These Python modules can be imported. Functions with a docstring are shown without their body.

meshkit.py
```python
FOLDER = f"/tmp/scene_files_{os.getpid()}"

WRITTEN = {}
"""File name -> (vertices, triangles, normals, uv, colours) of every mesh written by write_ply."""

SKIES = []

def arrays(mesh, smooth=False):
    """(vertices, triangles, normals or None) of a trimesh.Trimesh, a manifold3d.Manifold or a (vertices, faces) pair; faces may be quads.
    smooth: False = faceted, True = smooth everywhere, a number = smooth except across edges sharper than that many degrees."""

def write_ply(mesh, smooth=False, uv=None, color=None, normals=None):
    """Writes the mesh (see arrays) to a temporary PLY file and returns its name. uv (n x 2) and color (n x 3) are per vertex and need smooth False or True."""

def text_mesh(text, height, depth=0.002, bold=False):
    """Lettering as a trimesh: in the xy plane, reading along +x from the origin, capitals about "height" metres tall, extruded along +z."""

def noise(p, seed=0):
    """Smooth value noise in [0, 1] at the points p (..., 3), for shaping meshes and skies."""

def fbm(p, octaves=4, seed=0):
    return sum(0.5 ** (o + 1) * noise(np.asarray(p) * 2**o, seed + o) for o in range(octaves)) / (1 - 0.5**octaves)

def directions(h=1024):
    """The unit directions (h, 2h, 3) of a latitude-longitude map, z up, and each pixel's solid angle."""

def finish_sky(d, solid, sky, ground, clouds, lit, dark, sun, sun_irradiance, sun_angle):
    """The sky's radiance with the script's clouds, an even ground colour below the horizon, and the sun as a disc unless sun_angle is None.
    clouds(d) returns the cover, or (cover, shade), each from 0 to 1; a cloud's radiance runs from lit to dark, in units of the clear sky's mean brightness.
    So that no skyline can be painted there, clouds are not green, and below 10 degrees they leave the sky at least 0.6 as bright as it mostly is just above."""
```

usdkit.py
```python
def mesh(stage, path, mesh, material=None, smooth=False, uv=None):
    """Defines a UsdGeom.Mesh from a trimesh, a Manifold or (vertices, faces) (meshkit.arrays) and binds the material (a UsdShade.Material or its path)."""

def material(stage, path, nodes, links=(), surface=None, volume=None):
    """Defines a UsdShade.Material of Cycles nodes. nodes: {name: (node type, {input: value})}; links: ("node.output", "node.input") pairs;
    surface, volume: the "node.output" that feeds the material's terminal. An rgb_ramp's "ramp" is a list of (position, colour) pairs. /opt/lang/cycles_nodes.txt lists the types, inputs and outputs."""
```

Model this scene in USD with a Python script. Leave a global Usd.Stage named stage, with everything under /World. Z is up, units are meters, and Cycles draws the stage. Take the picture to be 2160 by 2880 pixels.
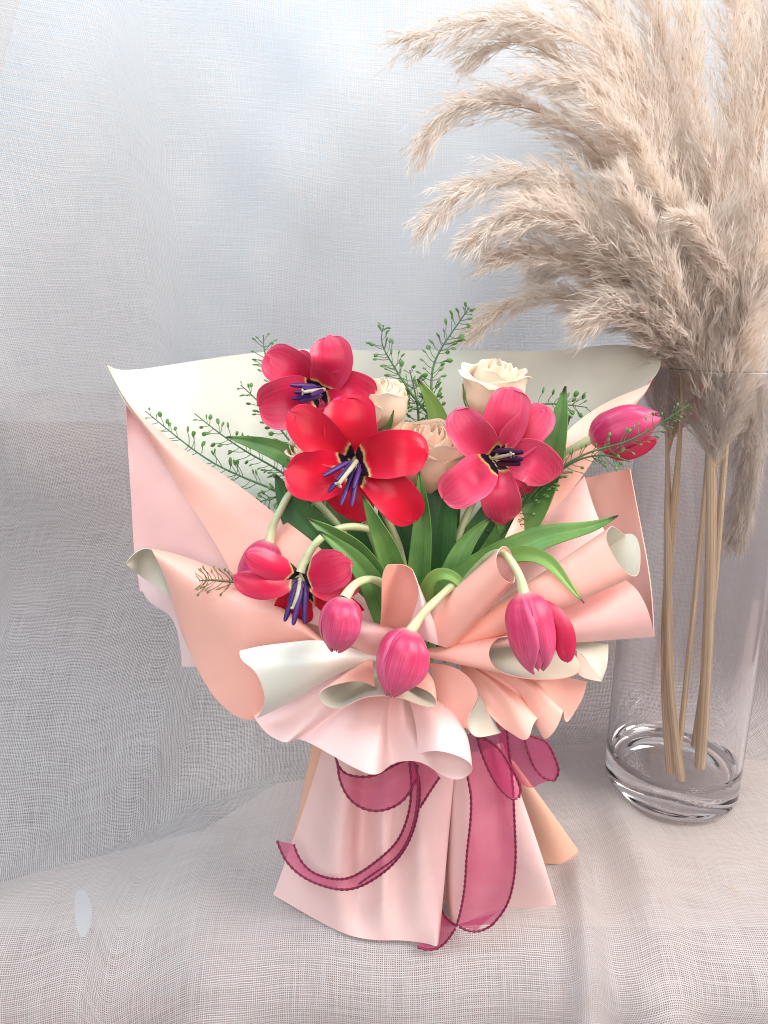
import math, random
import numpy as np
import usdkit
from scipy.interpolate import CubicSpline, PchipInterpolator
from pxr import Usd, UsdGeom, UsdLux, UsdShade, Gf, Sdf, Vt

stage = Usd.Stage.CreateInMemory()
UsdGeom.SetStageUpAxis(stage, 'Z'); UsdGeom.SetStageMetersPerUnit(stage, 1.0)
UsdGeom.Xform.Define(stage, '/World')

# ------------------------------------------------------------------ camera, light
PITCH, CAMZ, F = math.radians(16.0), 0.448, 2083.0     # focal length in pixels of the 2160 wide photograph
CAM = np.array([0, 0, CAMZ])
cam = UsdGeom.Camera.Define(stage, '/World/camera')
cam.CreateHorizontalApertureAttr(24.0); cam.CreateVerticalApertureAttr(32.0)
cam.CreateFocalLengthAttr(24.0 * F / 2160); cam.CreateClippingRangeAttr((0.02, 50.0))
cam.AddTranslateOp().Set(Gf.Vec3d(*map(float, CAM))); cam.AddRotateXOp().Set(90 - math.degrees(PITCH))
cam.CreateExposureAttr(0.0)

def rect_light(name, pos, target, w, h, power, color):
    l = UsdLux.RectLight.Define(stage, '/World/' + name)
    l.CreateWidthAttr(w); l.CreateHeightAttr(h); l.CreateIntensityAttr(power); l.CreateColorAttr(Gf.Vec3f(*color))
    m = Gf.Matrix4d().SetLookAt(Gf.Vec3d(*pos), Gf.Vec3d(*target), Gf.Vec3d(0, 0, 1)).GetInverse()
    l.AddTransformOp().Set(m)
    return l
rect_light('window_light', (1.05, 0.12, 1.20), (0.0, 0.5, 0.2), 0.7, 0.9, 14.3, (1.0, 0.95, 0.905))
rect_light('skylight', (-0.55, 0.1, 1.55), (-0.15, 0.7, 0.45), 0.8, 0.7, 7.6, (0.62, 0.85, 1.0))
rect_light('window_daylight', (-0.22, 0.90, 1.25), (-0.16, 1.12, 0.62), 0.5, 0.2, 12.0, (0.50, 0.82, 1.0))
rect_light('room_light', (-0.25, -0.9, 0.95), (0.0, 0.5, 0.15), 1.4, 1.0, 2.8, (1.0, 0.96, 0.94))
usdkit.material(stage, '/World/Looks/room_ambient', {'b': ('background_shader', {'color': (0.97, 0.965, 1.0), 'strength': 0.40})}, surface='b.background')
dome = UsdLux.DomeLight.Define(stage, '/World/ambient'); dome.CreateIntensityAttr(1.0)
UsdShade.MaterialBindingAPI.Apply(dome.GetPrim()).Bind(UsdShade.Material.Get(stage, '/World/Looks/room_ambient'))

# ------------------------------------------------------------------ pixel ray -> point at a chosen real distance
FWD = np.array([0, math.cos(PITCH), -math.sin(PITCH)]); DOWN = np.array([0, -math.sin(PITCH), -math.cos(PITCH)])
def ray(sx, sy):
    return FWD + np.array([1.0, 0, 0]) * (sx - 1080) / F + DOWN * (sy - 1440) / F
def at(sx, sy, Y):
    r = ray(sx, sy); return CAM + r * (Y / r[1])
def on_plane(sx, sy, z):
    r = ray(sx, sy); return CAM + r * ((z - CAMZ) / r[2])
FR = {'A': (250, 820, .60277), 'B': (1000, 820, .60277), 'C': (300, 1500, .60277), 'D': (900, 1500, .60277), 'E': (650, 1900, .66305),
      'F': (700, 900, .33153), 'G': (600, 1400, .30139), 'N': (0, 0, 1.30199), 'S': (0, 0, 1.0),
      'V': (1600, 900, .33898), 'W': (1600, 1600, .33898)}
def src(fr, u, v):
    o = FR[fr]; return o[0] + u * o[2], o[1] + v * o[2]
def P(fr, u, v, Y):
    return at(*src(fr, u, v), Y)
def Z(fr, u, v, z=0.0025):
    return on_plane(*src(fr, u, v), z)
def C(fr, pts):
    return np.array([P(fr, *p) for p in pts])
def unit(v):
    return v / (np.linalg.norm(v, axis=-1, keepdims=True) + 1e-12)

# ------------------------------------------------------------------ prims
used = {}
def numbered(parent, name):
    k = parent + '/' + name; n = used.get(k, 0); used[k] = n + 1
    return k if n == 0 else f'{k}_{n:03d}'
org = {}
def tag(prim, label=None, cat=None, group=None, kind=None):
    for k, v in (('label', label), ('category', cat), ('group', group), ('kind', kind)):
        if v: prim.SetCustomDataByKey(k, v)
def thing(name, loc, label, cat, group=None):
    path = numbered('/World', name); x = UsdGeom.Xform.Define(stage, path)
    x.AddTranslateOp().Set(Gf.Vec3d(*map(float, loc))); org[path] = np.array(loc, float)
    tag(x.GetPrim(), label, cat, group); return path
def put(parent, name, V, Fq, N, mat, pt=None, label=None, cat=None, group=None, kind=None):
    """One mesh of the scene: quads or triangles with vertex normals and the primvar pt (across, along, side)."""
    parent = parent or '/World'
    path = numbered(parent, name); o = org.get(parent, np.zeros(3)); org[path] = o
    m = UsdGeom.Mesh.Define(stage, path); Fq = np.asarray(Fq, np.int32)
    m.CreatePointsAttr(Vt.Vec3fArray.FromNumpy((V - o).astype(np.float32)))
    m.CreateFaceVertexCountsAttr(Vt.IntArray.FromNumpy(np.full(len(Fq), Fq.shape[1], np.int32)))
    m.CreateFaceVertexIndicesAttr(Vt.IntArray.FromNumpy(Fq.ravel())); m.CreateSubdivisionSchemeAttr('none')
    if N is not None:
        m.CreateNormalsAttr(Vt.Vec3fArray.FromNumpy(np.asarray(N, np.float32))); m.SetNormalsInterpolation('vertex')
    if pt is not None:
        UsdGeom.PrimvarsAPI(m).CreatePrimvar('pt', Sdf.ValueTypeNames.Color3fArray, 'vertex').Set(Vt.Vec3fArray.FromNumpy(np.asarray(pt, np.float32)))
    UsdShade.MaterialBindingAPI.Apply(m.GetPrim()).Bind(mat)
    tag(m.GetPrim(), label, cat, group, kind)
    return path

# ------------------------------------------------------------------ surfaces
def smooth(x, a, b):
    t = np.clip((x - a) / (b - a), 0, 1); return t * t * (3 - 2 * t)
def spl(pts, n):
    p = np.asarray(pts, float)
    if len(p) == 2: return p[0] + (p[1] - p[0]) * np.linspace(0, 1, n)[:, None]
    d = np.sqrt(np.linalg.norm(np.diff(p, axis=0), axis=1)) + 1e-6
    t = np.r_[0, np.cumsum(d)]
    cs = CubicSpline(t, p, bc_type='natural')
    tt = np.linspace(0, t[-1], n * 8); q = cs(tt)                     # then even out along the length
    s = np.r_[0, np.cumsum(np.linalg.norm(np.diff(q, axis=0), axis=1))]
    return np.stack([np.interp(np.linspace(0, s[-1], n), s, q[:, k]) for k in range(3)], 1)
def loft(curves, nu=48, nv=28):
    r = np.array([spl(c, nu) for c in curves])
    if len(r) == 2: return r[0] + (r[1] - r[0]) * np.linspace(0, 1, nv)[:, None, None]
    d = np.sqrt(np.linalg.norm(np.diff(r, axis=0), axis=2).mean(1)) + 1e-6
    t = np.r_[0, np.cumsum(d)]
    return CubicSpline(t, r, axis=0, bc_type='natural')(np.linspace(0, t[-1], nv))
def ribs(rs, nu=120, nv=24):
    """rs: ribs from the free edge inwards; neighbouring ribs are joined by splines along the edge."""
    k = max(len(r) for r in rs); rows = []
    R = np.array([spl(r, nv) for r in rs])                            # ribs x nv
    d = np.sqrt(np.linalg.norm(np.diff(R[:, 0], axis=0), axis=1)) + 1e-6
    t = np.r_[0, np.cumsum(d)]
    g = CubicSpline(t, R, axis=0, bc_type='natural')(np.linspace(0, t[-1], nu))
    return np.swapaxes(g, 0, 1)
def normals(g):
    du, dv = np.gradient(g, axis=1), np.gradient(g, axis=0)
    n = np.cross(du, dv)
    l = np.linalg.norm(n, axis=2)
    if (l < 1e-14).any():                                             # pinched ends borrow their neighbour's normal
        for i in range(len(n)):
            for j in range(n.shape[1]):
                if l[i, j] < 1e-14: n[i, j] = n[min(max(i, 1), len(n) - 2), min(max(j, 1), n.shape[1] - 2)]
    return unit(n)
def shell(g, th, flip=None, s=None, t=None):
    """A curved sheet of real thickness. Side 0 looks to the camera where most of it does (unless flipped)."""
    n = normals(g); nv, nu = g.shape[:2]
    if (n * (CAM - g)).sum() < 0: n, rev = -n, True
    else: rev = False
    if flip: n, rev = -n, not rev
    a, b = g + n * th / 2, g - n * th / 2
    S, T = np.meshgrid(np.linspace(0, 1, nu) if s is None else s, np.linspace(0, 1, nv) if t is None else t)
    idx = np.arange(nv * nu).reshape(nv, nu)
    q = np.stack([idx[:-1, :-1], idx[:-1, 1:], idx[1:, 1:], idx[1:, :-1]], -1).reshape(-1, 4)
    if rev: q = q[:, ::-1]
    V = [a.reshape(-1, 3), b.reshape(-1, 3)]; N = [n.reshape(-1, 3), -n.reshape(-1, 3)]
    pt = [np.stack([S.ravel(), T.ravel(), 0 * S.ravel()], 1), np.stack([S.ravel(), T.ravel(), 0 * S.ravel() + 1], 1)]
    Q = [q, q[:, ::-1] + nv * nu]; base = 2 * nv * nu
    loop = np.r_[idx[0], idx[1:, -1], idx[-1, -2::-1], idx[-2:0:-1, 0]]
    A, B = a.reshape(-1, 3)[loop], b.reshape(-1, 3)[loop]; m = len(loop)
    out = unit(np.cross(np.roll(A, -1, 0) - np.roll(A, 1, 0), n.reshape(-1, 3)[loop]))
    ri, ci = np.unravel_index(loop, (nv, nu)); inner = idx[np.clip(ri, 1, nv - 2), np.clip(ci, 1, nu - 2)]
    wrong = (out * (g.reshape(-1, 3)[loop] - g.reshape(-1, 3)[inner])).sum(1) < 0; out[wrong] *= -1
    i = np.arange(m); j = (i + 1) % m
    rq = np.stack([i, j, j + m, i + m], -1); RV = np.vstack([A, B])
    fn = np.cross(RV[rq[:, 1]] - RV[rq[:, 0]], RV[rq[:, 3]] - RV[rq[:, 0]]); bad = (fn * out).sum(1) < 0; rq[bad] = rq[bad][:, ::-1]
    Q.append(rq + base); V += [A, B]; N += [out, out]
    p0 = pt[0][loop]; pt += [p0, p0]
    return np.vstack(V), np.vstack(Q), np.vstack(N), np.vstack(pt)
def tube(pts, rad, sides=10, caps=True, s01=0.5):
    p = np.asarray(pts, float); n = len(p); r = np.broadcast_to(rad, (n,))
    t = unit(np.gradient(p, axis=0)); a = unit(np.cross(t[0], [0.3, 0.2, 0.93])); A = []
    for k in range(n):
        a = unit(a - t[k] * (a @ t[k])); A.append(a)
    A = np.array(A); B = np.cross(t, A); ang = np.arange(sides) * 2 * np.pi / sides
    d = np.cos(ang)[None, :, None] * A[:, None] + np.sin(ang)[None, :, None] * B[:, None]
    V = (p[:, None] + r[:, None, None] * d).reshape(-1, 3); N = d.reshape(-1, 3)
    i, j = np.meshgrid(np.arange(n - 1), np.arange(sides), indexing='ij')
    Q = np.stack([i * sides + j, i * sides + (j + 1) % sides, (i + 1) * sides + (j + 1) % sides, (i + 1) * sides + j], -1).reshape(-1, 4)
    pt = np.stack([np.tile(np.arange(sides) / sides, n), np.repeat(np.linspace(0, 1, n), sides), np.zeros(n * sides)], 1)
    if caps:
        for e, sg in ((0, -1), (n - 1, 1)):
            k = len(V); V = np.vstack([V, V[e * sides:(e + 1) * sides], p[e][None]]); N = np.vstack([N, np.tile(sg * t[e], (sides + 1, 1))])
            pt = np.vstack([pt, np.tile([0.5, float(e > 0), 1], (sides + 1, 1))])
            f = np.array([[k + x, k + (x + 1) % sides, k + sides, k + sides] for x in range(sides)])
            Q = np.vstack([Q, f])
    return V, Q, N, pt
def join(*ms):
    V, Q, N, pt, b = [], [], [], [], 0
    for m in ms:
        V.append(m[0]); Q.append(m[1] + b); N.append(m[2]); pt.append(m[3]); b += len(m[0])
    return np.vstack(V), np.vstack(Q), np.vstack(N), np.vstack(pt)
def ellipsoid(c, ax, r, rings=6, sides=8):
    """ax: three unit axes, r: three radii"""
    th = np.linspace(0, np.pi, rings + 1); ph = np.arange(sides) * 2 * np.pi / sides
    d = np.stack([np.outer(np.sin(th), np.cos(ph)), np.outer(np.sin(th), np.sin(ph)), np.outer(np.cos(th), np.ones(sides))], -1).reshape(-1, 3)
    V = c + (d * r) @ ax; N = unit((d / r) @ ax)
    i, j = np.meshgrid(np.arange(rings), np.arange(sides), indexing='ij')
    Q = np.stack([i * sides + j, i * sides + (j + 1) % sides, (i + 1) * sides + (j + 1) % sides, (i + 1) * sides + j], -1).reshape(-1, 4)
    return V, Q[:, ::-1], N, np.stack([np.tile(np.arange(sides) / sides, rings + 1), np.repeat(th / np.pi, sides), 0 * np.repeat(th, sides)], 1)
def blade(center, widths, hint=None, cup=0.0, fold=0.0, nu=17, nv=40, twist=0.0, wave=0.0, seed=0, tipround=1.0):
    """A petal or leaf: a midrib through space with half widths along it; cup lifts the edges towards hint, fold makes a keel."""
    rg = np.random.default_rng(seed)
    c = spl(center, nv * 3); tau = 1 - (1 - np.linspace(0, 1, nv)) ** (1 + tipround)
    c = np.stack([np.interp(tau, np.linspace(0, 1, len(c)), c[:, k]) for k in range(3)], 1)
    T = unit(np.gradient(c, axis=0)); h = (CAM - c.mean(0)) if hint is None else np.asarray(hint, float); h = unit(h)
    S = unit(np.cross(T, h)); N = np.cross(S, T)
    if twist is not 0.0:
        a = np.interp(tau, np.linspace(0, 1, len(np.atleast_1d(twist))), np.atleast_1d(twist)) if np.ndim(twist) else twist * tau
        S, N = S * np.cos(a)[:, None] + N * np.sin(a)[:, None], N * np.cos(a)[:, None] - S * np.sin(a)[:, None]
    ws = np.asarray(widths, float)
    w = PchipInterpolator(ws[:, 0], ws[:, 1])(tau); s = np.linspace(-1, 1, nu)
    cupv = np.interp(tau, np.linspace(0, 1, len(np.atleast_1d(cup))), np.atleast_1d(cup))
    ph = rg.uniform(0, 6.3, 3)
    wv = wave * (np.abs(s)[None] ** 3) * np.sin(9 * tau[:, None] + ph[0] + (s[None] > 0) * 2.1) + wave * .4 * np.sin(5 * s[None] + ph[1]) * tau[:, None] ** 2
    lift = cupv[:, None] * w[:, None] * s[None] ** 2 + fold * w[:, None] * np.abs(s)[None] + wv
    g = c[:, None] + S[:, None] * (w[:, None] * s[None])[..., None] + N[:, None] * lift[..., None]
    if tipround == 1.0:                                                     # petals: uneven tips and margins
        Lc = np.linalg.norm(np.diff(c, axis=0), axis=1).sum(); a = rg.uniform(0, 6.3, 4); nk = rg.uniform(-.6, .6)
        off = .018 * np.sin(7 * s + a[0]) + .012 * np.sin(15 * s + a[1]) - .055 * rg.uniform(.2, 1) * np.exp(-((s - nk) / .10) ** 2)
        side = 1 + .035 * np.sin(6 * tau[:, None] + a[2] + (s[None] > 0) * 2) + .02 * np.sin(15 * tau[:, None] + a[3] + (s[None] > 0))
        g = g + T[:, None] * (Lc * smooth(tau, .72, 1.0)[:, None] * off[None])[..., None] + S[:, None] * ((side - 1) * w[:, None] * s[None])[..., None]
    return g, s, tau

# ------------------------------------------------------------------ materials
LK = '/World/Looks/'
PT = ('attribute', {'attribute': 'pt'})
def paper(name, front, back, rough=0.42):
    return usdkit.material(stage, LK + name, {
        'pt': PT, 'x': ('separate_xyz', {}), 'g': ('geometry', {}),
        'n': ('noise_texture', {'scale': 38.0, 'detail': 3.0}), 'n2': ('noise_texture', {'scale': 900.0, 'detail': 2.0}),
        'm': ('mix', {'color1': front, 'color2': back}),
        'v': ('map_range', {'from_min': 0.3, 'from_max': 0.7, 'to_min': 0.955, 'to_max': 1.02}),
        'h': ('hsv', {}), 'b0': ('bump', {'strength': 0.35, 'distance': 0.004}), 'nw': ('noise_texture', {'scale': 16.0, 'detail': 2.0, 'roughness': 0.45, 'distortion': 1.2}), 'b': ('bump', {'strength': 0.06, 'distance': 0.0004}),
        'rr': ('map_range', {'from_min': 0.3, 'from_max': 0.7, 'to_min': rough - .05, 'to_max': rough + .07}),
        'p': ('principled_bsdf', {'roughness': rough, 'specular_ior_level': 0.34, 'sheen_weight': 0.05}),
        'tr': ('translucent_bsdf', {}) if False else ('diffuse_bsdf', {}), 'mx': ('mix_closure', {'fac': 0.0})},
        [('pt.vector', 'x.vector'), ('g.position', 'n.vector'), ('g.position', 'nw.vector'), ('nw.fac', 'b0.height'), ('b0.normal', 'b.normal'), ('g.position', 'n2.vector'), ('x.z', 'm.fac'), ('n.fac', 'v.value'), ('m.color', 'h.color'), ('v.result', 'h.value'),
         ('h.color', 'p.base_color'), ('n2.fac', 'b.height'), ('b.normal', 'p.normal'), ('n.fac', 'rr.value'), ('rr.result', 'p.roughness'), ('h.color', 'tr.color'), ('p.BSDF', 'mx.closure1'), ('tr.BSDF', 'mx.closure2')], surface='mx.closure')
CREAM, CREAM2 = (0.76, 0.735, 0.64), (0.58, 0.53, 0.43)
PEACH, PINK, BLUSH, CORAL = (0.90, 0.46, 0.37), (0.87, 0.50, 0.46), (0.90, 0.615, 0.585), (0.94, 0.50, 0.41)
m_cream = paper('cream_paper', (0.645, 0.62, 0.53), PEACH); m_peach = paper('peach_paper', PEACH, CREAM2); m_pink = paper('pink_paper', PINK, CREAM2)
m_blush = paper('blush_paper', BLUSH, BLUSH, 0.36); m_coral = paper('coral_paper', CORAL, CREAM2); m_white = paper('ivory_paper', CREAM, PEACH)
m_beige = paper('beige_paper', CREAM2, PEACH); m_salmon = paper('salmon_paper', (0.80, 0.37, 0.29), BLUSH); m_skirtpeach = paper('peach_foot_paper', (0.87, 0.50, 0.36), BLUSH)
m_pinkpeach = paper('pink_and_peach_paper', PEACH, PINK); m_peachblush = paper('two_sided_pink_paper', PEACH, PINK)

def petal_mat(name, core, rim, back, blotch=0.2, veins=0.55):
    """pt: x across 0..1, y along 0..1, z side. Inner side: dark blotch with a pale yellow border at the base, paler rim, fine veins."""
    return usdkit.material(stage, LK + name, {
        'pt': PT, 'x': ('separate_xyz', {}), 'mp': ('mapping', {'scale': (26.0, 1.6, 3.0)}), 'oi': ('object_info', {}),
        'n': ('noise_texture', {'scale': 1.0, 'detail': 4.0, 'roughness': 0.65}), 'nb': ('noise_texture', {'scale': 5.0, 'detail': 3.0}),
        's2': ('math', {'math_type': 'subtract', 'value2': 0.5}), 'sa': ('math', {'math_type': 'absolute'}), 'sq': ('math', {'math_type': 'power', 'value2': 2.2}),
        'e1': ('math', {'math_type': 'multiply', 'value2': 3.6}), 'tp': ('math', {'math_type': 'power', 'value2': 4.0}), 'e2': ('math', {'math_type': 'multiply_add', 'value2': 0.55}),
        'vn': ('map_range', {'from_min': 0.38, 'from_max': 0.66, 'to_min': -0.12, 'to_max': veins}), 'e3': ('math', {'math_type': 'multiply'}), 'e4': ('math', {'math_type': 'multiply_add', 'value2': 0.16, 'use_clamp': True}),
        'cm': ('mix', {'color1': core, 'color2': rim}),
        'jw': ('math', {'math_type': 'multiply_add', 'value2': 0.10}), 'jn': ('math', {'math_type': 'multiply_add', 'value2': -0.16}),
        'bl': ('rgb_ramp', {'ramp': [(0.0, (0.75, 0.70, 0.45)), (blotch * .28, (0.72, 0.66, 0.42)), (blotch * .4, (0.012, 0.006, 0.016)), (blotch * .9, (0.02, 0.008, 0.018)), (blotch * 1.0, (0.74, 0.50, 0.22)), (blotch * 1.16, (0.62, 0.08, 0.06)), (1.0, (0.6, 0.0, 0.0))]}),
        'bf': ('rgb_ramp', {'ramp': [(0.0, (1, 1, 1)), (blotch * 1.04, (1, 1, 1)), (blotch * 1.28, (0, 0, 0)), (1.0, (0, 0, 0))]}),
        'bm': ('mix', {}), 'bk': ('mix', {'color1': back, 'color2': rim}), 'sm': ('mix', {}),
        'bp': ('bump', {'strength': 0.13, 'distance': 0.0006}),
        'p': ('principled_bsdf', {'roughness': 0.30, 'specular_ior_level': 0.30, 'sheen_weight': 0.02, 'subsurface_weight': 0.0}),
        'tl': ('translucent_bsdf', {}) if False else ('diffuse_bsdf', {}), 'hv': ('hsv', {}), 'hr': ('map_range', {'to_min': 0.9, 'to_max': 1.08})},
        [('pt.vector', 'x.vector'), ('pt.vector', 'mp.vector'), ('mp.vector', 'n.vector'), ('pt.vector', 'nb.vector'),
         ('x.x', 's2.value1'), ('s2.value', 'sa.value1'), ('sa.value', 'sq.value1'), ('sq.value', 'e1.value1'),
         ('x.y', 'tp.value1'), ('tp.value', 'e2.value1'), ('e1.value', 'e2.value3'), ('n.fac', 'vn.value'), ('e2.value', 'e3.value1'), ('vn.result', 'e3.value2'),
         ('e2.value', 'e4.value1'), ('e3.value', 'e4.value3'), ('e4.value', 'cm.fac'),
         ('sa.value', 'jn.value1'), ('x.y', 'jn.value3'), ('nb.fac', 'jw.value1'), ('jn.value', 'jw.value3'), ('jw.value', 'bl.fac'), ('jw.value', 'bf.fac'),
         ('bf.color', 'bm.fac'), ('cm.color', 'bm.color1'), ('bl.color', 'bm.color2'), ('e4.value', 'bk.fac'),
         ('x.z', 'sm.fac'), ('bm.color', 'sm.color1'), ('bk.color', 'sm.color2'), ('n.fac', 'bp.height'), ('bp.normal', 'p.normal'),
         ('oi.random', 'hr.value'), ('hr.result', 'hv.value'), ('sm.color', 'hv.color'), ('hv.color', 'p.base_color')], surface='p.BSDF')
m_red = petal_mat('scarlet_petal', (0.58, 0.006, 0.026), (0.68, 0.022, 0.095), (0.58, 0.03, 0.12), .235, .3)
m_rose = petal_mat('crimson_petal', (0.58, 0.014, 0.060), (0.78, 0.16, 0.26), (0.60, 0.05, 0.16), .225, .42)
m_pinkopen = petal_mat('pink_red_petal', (0.66, 0.032, 0.095), (0.85, 0.24, 0.35), (0.66, 0.08, 0.20), .215, .42)
def bud_mat(name, base, pale, dark):
    return usdkit.material(stage, LK + name, {
        'pt': PT, 'x': ('separate_xyz', {}), 'mp': ('mapping', {'scale': (34.0, 1.3, 3.0)}), 'n': ('noise_texture', {'scale': 1.0, 'detail': 5.0, 'roughness': 0.68}),
        'nl': ('noise_texture', {'scale': 2.2, 'detail': 2.0}),
        'vn': ('map_range', {'from_min': 0.36, 'from_max': 0.7, 'to_min': 0.0, 'to_max': 1.0, 'clamp': True}),
        'tr': ('rgb_ramp', {'ramp': [(0.0, (0.15, 0.15, 0.15)), (0.35, (0.4, 0.4, 0.4)), (0.75, (1, 1, 1)), (1.0, (0.8, 0.8, 0.8))]}), 'f': ('math', {'math_type': 'multiply'}), 'f2': ('math', {'math_type': 'multiply', 'value2': 0.8}),
        'c1': ('mix', {'color1': base, 'color2': pale}), 'dr': ('rgb_ramp', {'ramp': [(0.0, (0.9, 0.9, 0.9)), (0.03, (0.35, 0.35, 0.35)), (0.08, (0, 0, 0)), (1.0, (0, 0, 0))]}),
        'c2': ('mix', {'color2': (0.62, 0.42, 0.36)}), 'sm': ('mix', {'color2': dark}), 'bp': ('bump', {'strength': 0.35, 'distance': 0.0006}),
        'sx': ('math', {'math_type': 'subtract', 'value2': 0.5}), 'sa': ('math', {'math_type': 'absolute'}), 'ed': ('map_range', {'from_min': 0.40, 'from_max': 0.5, 'to_min': 0.0, 'to_max': 0.5, 'clamp': True}), 'c3': ('mix', {'color2': pale}),
        'p': ('principled_bsdf', {'roughness': 0.34, 'specular_ior_level': 0.45, 'sheen_weight': 0.05})},
        [('pt.vector', 'x.vector'), ('pt.vector', 'mp.vector'), ('mp.vector', 'n.vector'), ('n.fac', 'vn.value'), ('x.y', 'tr.fac'), ('vn.result', 'f.value1'), ('tr.color', 'f.value2'), ('f.value', 'f2.value1'), ('f2.value', 'c1.fac'),
         ('x.y', 'dr.fac'), ('dr.color', 'c2.fac'), ('c1.color', 'c2.color1'), ('x.x', 'sx.value1'), ('sx.value', 'sa.value1'), ('sa.value', 'ed.value'), ('ed.result', 'c3.fac'), ('c2.color', 'c3.color1'),
         ('c3.color', 'sm.color1'), ('x.z', 'sm.fac'), ('n.fac', 'bp.height'), ('bp.normal', 'p.normal'), ('sm.color', 'p.base_color')], surface='p.BSDF')
m_bud = bud_mat('magenta_bud', (0.58, 0.024, 0.10), (0.80, 0.20, 0.36), (0.5, 0.012, 0.06))
m_budred = bud_mat('crimson_bud', (0.50, 0.016, 0.09), (0.68, 0.10, 0.25), (0.5, 0.010, 0.05))
def leaf_mat(name, c1, c2, back):
    return usdkit.material(stage, LK + name, {
        'pt': PT, 'x': ('separate_xyz', {}), 'mp': ('mapping', {'scale': (46.0, 1.2, 1.0)}), 'n': ('noise_texture', {'scale': 1.0, 'detail': 3.0, 'roughness': 0.6}), 'g': ('geometry', {}), 'nl': ('noise_texture', {'scale': 45.0, 'detail': 3.0}),
        'a': ('math', {'math_type': 'multiply_add', 'value2': 0.5}), 'b': ('math', {'math_type': 'multiply', 'value2': 0.5}), 'mr': ('map_range', {'from_min': 0.33, 'from_max': 0.67}),
        'm': ('mix', {'color1': c1, 'color2': c2}), 'tip': ('rgb_ramp', {'ramp': [(0.0, (0, 0, 0)), (0.955, (0, 0, 0)), (0.985, (1, 1, 1)), (1.0, (1, 1, 1))]}), 'm2': ('mix', {'color2': (0.05, 0.035, 0.03)}), 's': ('mix', {'color2': back}),
        'bp': ('bump', {'strength': 0.25, 'distance': 0.0005}), 'p': ('principled_bsdf', {'roughness': 0.42, 'specular_ior_level': 0.4})},
        [('pt.vector', 'x.vector'), ('pt.vector', 'mp.vector'), ('mp.vector', 'n.vector'), ('g.position', 'nl.vector'), ('nl.fac', 'b.value1'), ('n.fac', 'a.value1'), ('b.value', 'a.value3'), ('a.value', 'mr.value'), ('mr.result', 'm.fac'),
         ('x.z', 's.fac'), ('m.color', 's.color1'), ('x.y', 'tip.fac'), ('tip.color', 'm2.fac'), ('s.color', 'm2.color1'), ('m2.color', 'p.base_color'), ('n.fac', 'bp.height'), ('bp.normal', 'p.normal')], surface='p.BSDF')
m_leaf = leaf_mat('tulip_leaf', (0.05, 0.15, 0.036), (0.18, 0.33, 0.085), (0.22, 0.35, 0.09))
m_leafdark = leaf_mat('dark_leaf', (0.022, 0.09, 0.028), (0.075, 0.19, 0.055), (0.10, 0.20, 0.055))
m_leaflime = leaf_mat('lime_leaf', (0.16, 0.30, 0.06), (0.26, 0.40, 0.10), (0.20, 0.33, 0.08))
def plain(name, col, rough=0.5, var=0.12, scale=60.0, **kw):
    return usdkit.material(stage, LK + name, {'g': ('geometry', {}), 'n': ('noise_texture', {'scale': scale, 'detail': 4.0}), 'v': ('map_range', {'from_min': 0.3, 'from_max': 0.7, 'to_min': 1 - var, 'to_max': 1 + var}),
        'h': ('hsv', {'color': col}), 'p': ('principled_bsdf', {'roughness': rough, **kw})}, [('g.position', 'n.vector'), ('n.fac', 'v.value'), ('v.result', 'h.value'), ('h.color', 'p.base_color')], surface='p.BSDF')
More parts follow.
